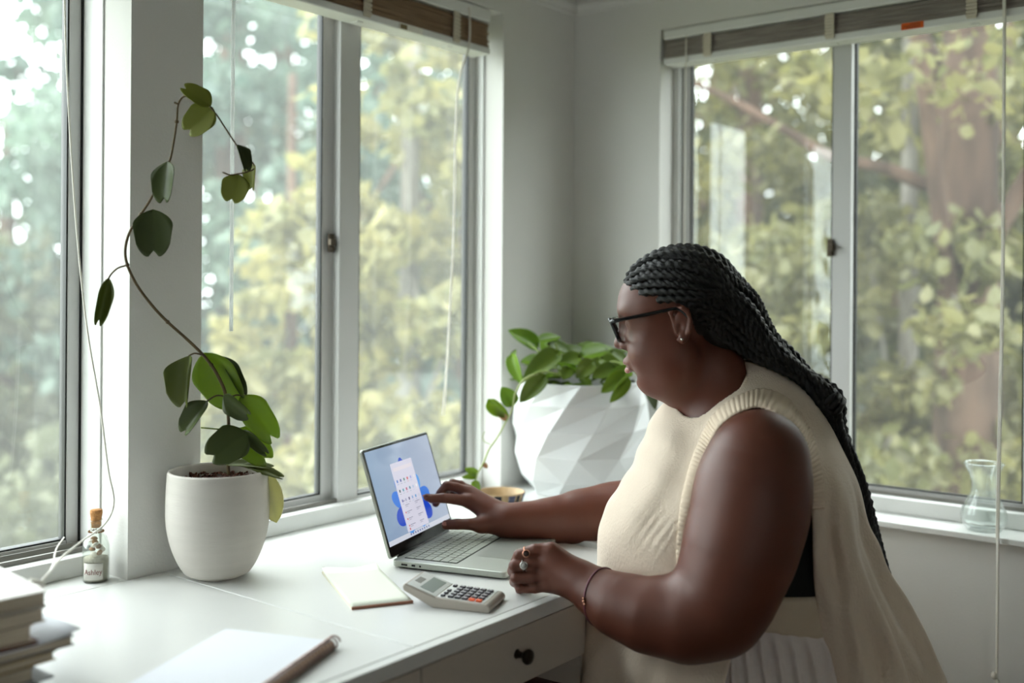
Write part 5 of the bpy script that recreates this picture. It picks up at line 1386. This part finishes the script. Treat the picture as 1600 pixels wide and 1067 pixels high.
# ------------------------------------------------------------------ jewellery
M_SIL = mat('polished_silver', (200, 196, 190), rough=.22, metal=.9); M_GOLD = mat('rose_gold', (206, 150, 126), rough=.25, metal=.9)
def ring_on(c, ax, r, th, m, nm, n=40):
    ax = np.array(ax)/np.linalg.norm(ax); a1 = np.cross(ax, [0, 0, 1.]); a1 /= np.linalg.norm(a1); a2 = np.cross(ax, a1)
    pts = [Vector(c2w(c+r*(math.cos(t)*a1+math.sin(t)*a2))) for t in [2*PI*i/n for i in range(n)]]
    return pe(MB().tube(pts, th, 8, closed=True), nm, m)
for (p0, p1, t, r, stone, inner) in ((q(836, 859, 1.702), q(811, 867, 1.706), .55, .0092, M_GOLD, (52, 40, 36)), (q(830, 880, 1.70), q(804, 884, 1.704), .45, .0100, M_SIL, (176, 176, 172))):
    c = p0+(p1-p0)*t; ax = p1-p0; o = ring_on(c, ax, r, .0016, stone, 'finger_ring')
    cd = c+np.array([0, -1, .12])*(r+.001); Mx = frame(Vector(c2w(cd)), Vector(c2w(cd+np.array([1, 0, 0])))-Vector(c2w(cd)), Vector(c2w(cd+np.array([0, -1, .12])))-Vector(c2w(cd)))
    b = MB().lathe([(.0, -.001), (.0058, -.001), (.0068, .0004), (.0066, .0020), (.0052, .0026), (.0046, .0018), (0, .0018)], 28, Mx, cap0=False, cap1=False); pe(b, 'ring_setting', stone)
    b = MB().lathe([(.0, .0019), (.0044, .0019), (.0034, .0032), (0, .0036)], 24, Mx, cap0=False, cap1=False); pe(b, 'ring_stone', mat('ring_stone_%d' % inner[0], inner, rough=.12))
wc = q(938, 927, 1.664); wa = q(900, 905, 1.69)-q(980, 950, 1.64); wa = wa/np.linalg.norm(wa); wa = wa+np.array([.25, 0, -.30]); wa /= np.linalg.norm(wa)
a1 = np.cross(wa, [0, 0, 1.]); a1 /= np.linalg.norm(a1); a2 = np.cross(wa, a1); pts = []
for i in range(72):
    t = 2*PI*i/72; d_ = math.cos(t)*a1+math.sin(t)*a2; rr = np.linspace(.02, .06, 120); val = B.eval(wc+rr[:, None]*d_); k_ = np.argmax(val > .0012); pts.append(wc+rr[k_]*d_)
pts = np.array(pts); sm = sum(np.roll(pts, s_, 0) for s_ in range(-3, 4))/7
pe(MB().tube([Vector(c2w(p)) for p in sm], .0012, 6, closed=True), 'bracelet', mat('plum_cord', (120, 70, 84), rough=.5))
bp_ = sm[np.argmin(np.hypot(sm[:, 0]-q(921, 937, 1.64)[0], sm[:, 2]-q(921, 937, 1.64)[2])+(sm[:, 1]-1.6)*.5)]
b = MB()
for dx, dz, r in ((0, 0, .0030), (-.001, .0045, .0022), (.0008, -.0045, .0022)): b.sphere(Vector(c2w(bp_+np.array([dx, -.0015, dz]))), r, 8)
pe(b, 'bracelet_charm', M_GOLD)
b = MB().sphere(Vector(c2w(hp(-.0005, .0842, -.0165))), .0026, 10); pe(b, 'ear_stud', M_SIL)
def nail(c, n_, ax, m=mat('natural_fingernail', (170, 118, 104), rough=.25), r=(.0052, .0042, .0012)):
    Mx = frame(Vector((0, 0, 0)), Vector(c2w(ax))-Vector(c2w(np.zeros(3))), Vector(c2w(n_))-Vector(c2w(np.zeros(3)))).to_3x3()
    pe(MB().sphere(Vector(c2w(c)), r, 10, Mx), 'fingernail', m)
tp = q(697, 820, 2.035); nail(tp+np.array([-.002, -.0080, .0038]), np.array([-.2, -.85, .45]), np.array([-1, .1, .0]))
tp = q(664, 779, TD); nail(tp+np.array([0, -.003, .0062]), np.array([0, -.35, 1.]), np.array([-1, .2, .05]))
# ------------------------------------------------------------------ glasses
gl = bpy.data.objects.new('eyeglasses', None); COL.objects.link(gl); gl.parent = person
MG = mat('black_acetate', (14, 14, 15), rough=.22, spec=.5); MGL = mat_pane('eyeglass_lens', .01)
def gpart(b, nm, m):
    o = b.build(nm, m, gl); o.matrix_parent_inverse = Matrix.Translation(-person.location); return o
def gp(y, z):        # point on the front of the spectacles (slightly wrapped, leaning)
    return hp(.1175-.9*y*y*2.2+.22*(z-.022), y, z)
for s in (-1, 1):
    cy, cz, hw, hh, rc_ = .0335, .0195, .0262, .0195, .010
    o2 = rrect(-hw, hw, -hh, hh, rc_, 6); o2 = [(x+(.002 if y > 0 else -.001)*(1 if x > 0 else -1), y) for x, y in o2]
    pts = [Vector(c2w(gp(s*(cy+x), cz+y))) for x, y in o2]
    gpart(MB().tube(pts, .0029, 8, closed=True), 'lens_rim', MG)
    pv = [Vector(c2w(gp(s*(cy+x*.98), cz+y*.98))) for x, y in o2]; n_ = len(pv); c_ = sum(pv, Vector())/n_
    b = MB().add(pv+[c_], [(i, (i+1) % n_, n_) for i in range(n_)]); o = b.build('lens', MGL, gl, solid=.0012); o.matrix_parent_inverse = Matrix.Translation(-person.location)
    tmp = [gp(s*.0600, .0340), hp(.103, s*.0685, .0345), hp(.060, s*.0745, .0345), hp(.015, s*.0790, .0350), hp(-.006, s*.0815, .0325), hp(-.022, s*.0815, .010)]
    gpart(MB().tube(catmull([Vector(c2w(p)) for p in tmp], 6), [.0038]*7+[.0034-.00003*i for i in range(24)], 8), 'temple', MG)
gpart(MB().tube(catmull([Vector(c2w(p)) for p in (gp(.009, .027), gp(.0, .0295), gp(-.009, .027))], 5), .0024, 8), 'nose_bridge', MG)
# ------------------------------------------------------------------ braided hair
EC, ER = np.array([.006, 0, .050]), np.array([.093, .074, .078])
def on_scalp(d, h):
    d = np.array(d)/np.linalg.norm(d); r = 1/np.sqrt(((d/(ER+h))**2).sum()); return EC+d*r
hl_tab = [(0., (.085, .000, .099)), (.25, (.081, .020, .096)), (.5, (.072, .040, .087)), (.72, (.054, .056, .072)), (.88, (.026, .069, .056)), (1., (-.002, .074, .044))]
def hairline(t):
    a = abs(t); s = 1 if t >= 0 else -1
    xs = [k[0] for k in hl_tab]; p = np.array([np.interp(a, xs, [k[1][i] for k in hl_tab]) for i in range(3)]); p[1] *= s; return p
def slerp(a, b_, t):
    a = a/np.linalg.norm(a); b_ = b_/np.linalg.norm(b_); w = math.acos(np.clip(a @ b_, -1, 1))
    return (math.sin((1-t)*w)*a+math.sin(t*w)*b_)/math.sin(w) if w > 1e-4 else a
rnd = random.Random(77); braids = MB()
SEC = [((1146, 490), 1.800, .046, .060), ((1186, 536), 1.797, .030, .050), ((1234, 570), 1.792, .0185, .040), ((1266, 598), 1.787, .0175, .033), ((1290, 620), 1.780, .0200, .028), ((1300, 636), 1.776, .0175, .022)]
TAIL = [((1309, 668), 1.770, .0115, .016), ((1325, 710), 1.765, .0115, .015), ((1341, 760), 1.760, .0115, .014), ((1354, 810), 1.756, .0110, .013), ((1370, 860), 1.752, .0085, .010), ((1387, 905), 1.748, .0055, .007), ((1399, 938), 1.744, .0022, .003)]
def sec_pt(S, i, cu, cv):
    (px, py), D, rp, rl = S[i]; c = q(px, py, D)
    a = S[max(i-1, 0)][0]; b_ = S[min(i+1, len(S)-1)][0]; dx, dz = b_[0]-a[0], -(b_[1]-a[1]); n = math.hypot(dx, dz); dx /= n; dz /= n
    up = np.array([-dz, 0, dx])                    # outer / upper side of the fall
    if up[0] < 0 and up[2] < 0: up = -up
    return c+up*cu*rp+np.array([0, -1, 0])*cv*rl
GB = np.array([-.090, 0, .035])-EC; VX = np.array([-.045, 0, .125])-EC
ALL = SEC+TAIL; nb_ = 0
for r in range(6):
    M_ = [13, 12, 11, 10, 8, 7][r]
    for k in range(M_):
        t = -1+2*(k+.5*(1 if r % 2 else .55))/M_; t = max(-1, min(1, t))
        d0 = hairline(t*.995)-EC; d0 = slerp(d0, VX, [0, .17, .34, .50, .66, .82][r]*(1-.25*abs(t)))
        lay = .0042+.0010*(r < 2)+.0032*(5-r)/5*0
        cv = math.copysign(min(1, abs(t)**.9), t)*.95+rnd.uniform(-.08, .08)
        el = (1-abs(t))*.95-.15*abs(t)*2; cu = max(-1, min(1, -1.0+1.9*(1-abs(t))+rnd.uniform(-.25, .25)+(.35 if r > 2 else 0)))
        g = slerp(GB, np.array([0, math.copysign(1, cv), 0]), .42*abs(cv)); g = g/np.linalg.norm(g)
        path = []
        nsc = 9 if r < 3 else 6
        for j in range(nsc):
            s = j/(nsc-1)*.86
            dd = slerp(d0, g, s); lift = lay+.0100*ss(np.array([s]), .15, .95)[0]*(.35+.65*(cu+1)/2)+(.004*math.sin(s*PI))
            if j == 0: lift = .0012
            path.append(hp(*on_scalp(dd, lift)))
        cut = 0
        S = SEC if rnd.random() > .42 else ALL
        # leave the scalp for the fall
        for i in range(len(S)):
            c_ = cu*(1 if i < 6 else .8); v_ = cv*(1 if i < 6 else .8)
            if i >= 2: c_ = c_*.75+.35*math.sin(i*1.3+k+r); v_ = v_*.85+.2*math.cos(i*1.1+k*2)
            c_ = max(-1, min(1, c_)); v_ = max(-1, min(1, v_))
            path.append(sec_pt(S, i, c_, v_))
        if S is SEC:      # ends tucked round the bundle
            c = q(1294, 628, 1.778); a = rnd.uniform(0, 2*PI)
            path.append(c+np.array([.013+.003*math.cos(a), .018*math.cos(a), -.012+.008*math.sin(a)]))
        if S is ALL and rnd.random() < .6:
            path = path[:len(path)-rnd.randint(1, 3)]
        cm = catmull([Vector(c2w(p)) for p in path], 10); out = [cm[0]]
        step = .0023
        for p in cm[1:]:
            while (p-out[-1]).length > step: out.append(out[-1]+(p-out[-1]).normalized()*step)
        R_ = .0060*rnd.uniform(.9, 1.08); n_ = len(out); ph0 = rnd.uniform(0, 6)
        rs = [R_*(1-.45*max(0, (i/n_-.75)/.25)) if S is ALL else R_ for i in range(n_)]
        rs[0] *= .6
        for z_ in range(n_): pass
        braids.tube(out, rs, 8, rfun=lambda a, i: 1+.26*math.cos(2*a-(i*step)*2*PI/.0145+ph0)+.06*math.cos(4*a), smooth=True); nb_ += 1
for s_ in (1, -1):
    for k, (x0, y0, z0, cu0, cv0) in enumerate([(-.012, .075, .050, -.1, 1.), (-.022, .075, .034, -.35, 1.), (-.030, .074, .018, -.6, .95), (-.036, .070, .002, -.85, .85), (-.046, .064, -.014, -1., .7), (-.056, .054, -.026, -1.1, .5), (-.066, .040, -.030, -1.15, .3), (-.072, .024, -.032, -1.15, .1),
                                               (-.030, .070, .070, .15, 1.), (-.040, .066, .084, .4, .9), (-.020, .073, .060, .0, 1.1), (-.034, .072, .052, -.1, 1.05), (-.048, .066, .040, -.2, 1.0), (-.052, .062, .020, -.5, .9), (-.060, .058, .060, .2, .95), (-.062, .050, .080, .5, .8), (-.070, .046, .030, -.3, .85)]):
        d0 = np.array([x0, s_*y0, z0])-EC; path = [hp(*on_scalp(d0, .001)), hp(*(on_scalp(d0+np.array([-.022, s_*.004, -.001]), .006)))]
        S = SEC if k % 3 else ALL[:11]
        for i in range(len(S)):
            c_ = cu0*(1 if i < 3 else .7); v_ = s_*cv0*(1 if i < 3 else .8)
            if i >= 2: c_ += .25*math.sin(i*1.5+k); v_ += .15*math.cos(i+k)
            path.append(sec_pt(S, i, max(-1, min(1, c_)), max(-1.05, min(1.05, v_))))
        cm = catmull([Vector(c2w(p)) for p in path], 10); out = [cm[0]]
        for p in cm[1:]:
            while (p-out[-1]).length > .0023: out.append(out[-1]+(p-out[-1]).normalized()*.0023)
        ph0 = k*1.3
        braids.tube(out, [.0036]+[.0059]*(len(out)-1), 8, rfun=lambda a, i: 1+.26*math.cos(2*a-(i*.0023)*2*PI/.0135+ph0)+.06*math.cos(4*a), smooth=True); nb_ += 1
print('BRAIDS', nb_, len(braids.v))
# braid wound round the fall where the ends are tied
for w_ in range(3):
    pts = []
    for i in range(26):
        a = 2*PI*i/26; c = q(1286+w_*7, 618+w_*8, 1.779); dx = np.array([.70, 0, -.71]); up = np.array([.71, 0, .70])
        pts.append(Vector(c2w(c+up*.0205*math.cos(a)+np.array([0, -1, 0])*.030*math.sin(a)+dx*(.004*math.sin(a*1)))))
    braids.tube(pts, .0046, 8, closed=True, rfun=lambda a, i: 1+.2*math.cos(2*a-i*1.2))
M_HAIR = mat('black_braided_hair', (11, 10, 10), rough=.36, spec=.45, bump=.5, bscale=1100)
hair = braids.build('braided_hair', M_HAIR, person); hair.matrix_parent_inverse = Matrix.Translation(-person.location)
Cp = SDF(); Cp.el(hp(*EC), ER+.0028, HB, k=0)
hn = np.array([-.637, 0, .77])
def capcut(x):
    l = (x-HO) @ HB.T; pa_ = .036-(l @ hn); pb_ = l[:, 0]+.020; zc_ = -.035-l[:, 2]
    return np.maximum(np.minimum(pa_, pb_), zc_)
Cp.fn(capcut, k=.003, op='i')
v, f = mesh_sdf(Cp, HO-.16, HO+.20, .0035)
o = pmake(v, f, 'hair_cap', M_HAIR, 1)
# inner core of the fall so that no daylight shows between braids
Cc = SDF()
cs = [hp(-.045, 0, .045)]+[q(*s[0], s[1]) for s in SEC]
crr = [.048, .036, .022, .0125, .0115, .0140, .012]
for i in range(len(cs)-1): Cc.rc(cs[i], cs[i+1], crr[i], crr[i+1], k=.01)
Cc.rc(hp(-.050, 0, .010), hp(-.062, 0, -.02), .050, .036, k=.02)
v, f = mesh_sdf(Cc, HO-np.array([.12, .16, .30]), HO+np.array([.36, .16, .20]), .0035)
pmake(v, f, 'hair_inner_mass', M_HAIR, 1)
# ------------------------------------------------------------------ stool under the woman
sc = c2w(q(1200, 1120, 1.82)); sx_, sy_ = sc[0], sc[1]
stool = thing('stool', 'plain round wooden stool hidden beneath the seated person', 'stool', (sx_, sy_, 0))
M_WOOD = mat('light_beech_wood', (188, 150, 108), rough=.5, var=.2, vscale=8, bstretch=(1, 8, 1))
MB().lathe([(0, .378), (.165, .378), (.178, .384), (.182, .392), (.178, .400), (.165, .403), (0, .399)], 48, cap0=False, cap1=False).build('seat', M_WOOD, stool)
for i in range(4):
    a = PI/4+i*PI/2+.3; MB().tube([(.12*math.cos(a), .12*math.sin(a), .380), (.185*math.cos(a), .185*math.sin(a), 0)], [.016, .012], 12).build('leg', M_WOOD, stool)
MB().tube([(.150*math.cos(2*PI*i/40), .150*math.sin(2*PI*i/40), .18) for i in range(40)], .007, 8, closed=True).build('foot_ring', M_WOOD, stool)
# ------------------------------------------------------------------ daylight
w = bpy.data.worlds.new('overcast_sky'); SC.world = w; w.use_nodes = True
nt = w.node_tree; bg = nt.nodes['Background']
tc = nt.nodes.new('ShaderNodeTexCoord'); sp = nt.nodes.new('ShaderNodeSeparateXYZ'); nt.links.new(tc.outputs['Generated'], sp.inputs[0])
cr = nt.nodes.new('ShaderNodeValToRGB'); nt.links.new(sp.outputs[2], cr.inputs[0])
cr.color_ramp.elements[0].position = -.0; cr.color_ramp.elements[0].color = (.78, .84, .86, 1)
cr.color_ramp.elements[1].position = .6; cr.color_ramp.elements[1].color = (1, 1.03, 1.06, 1)
nt.links.new(cr.outputs[0], bg.inputs[0]); bg.inputs[1].default_value = SKY
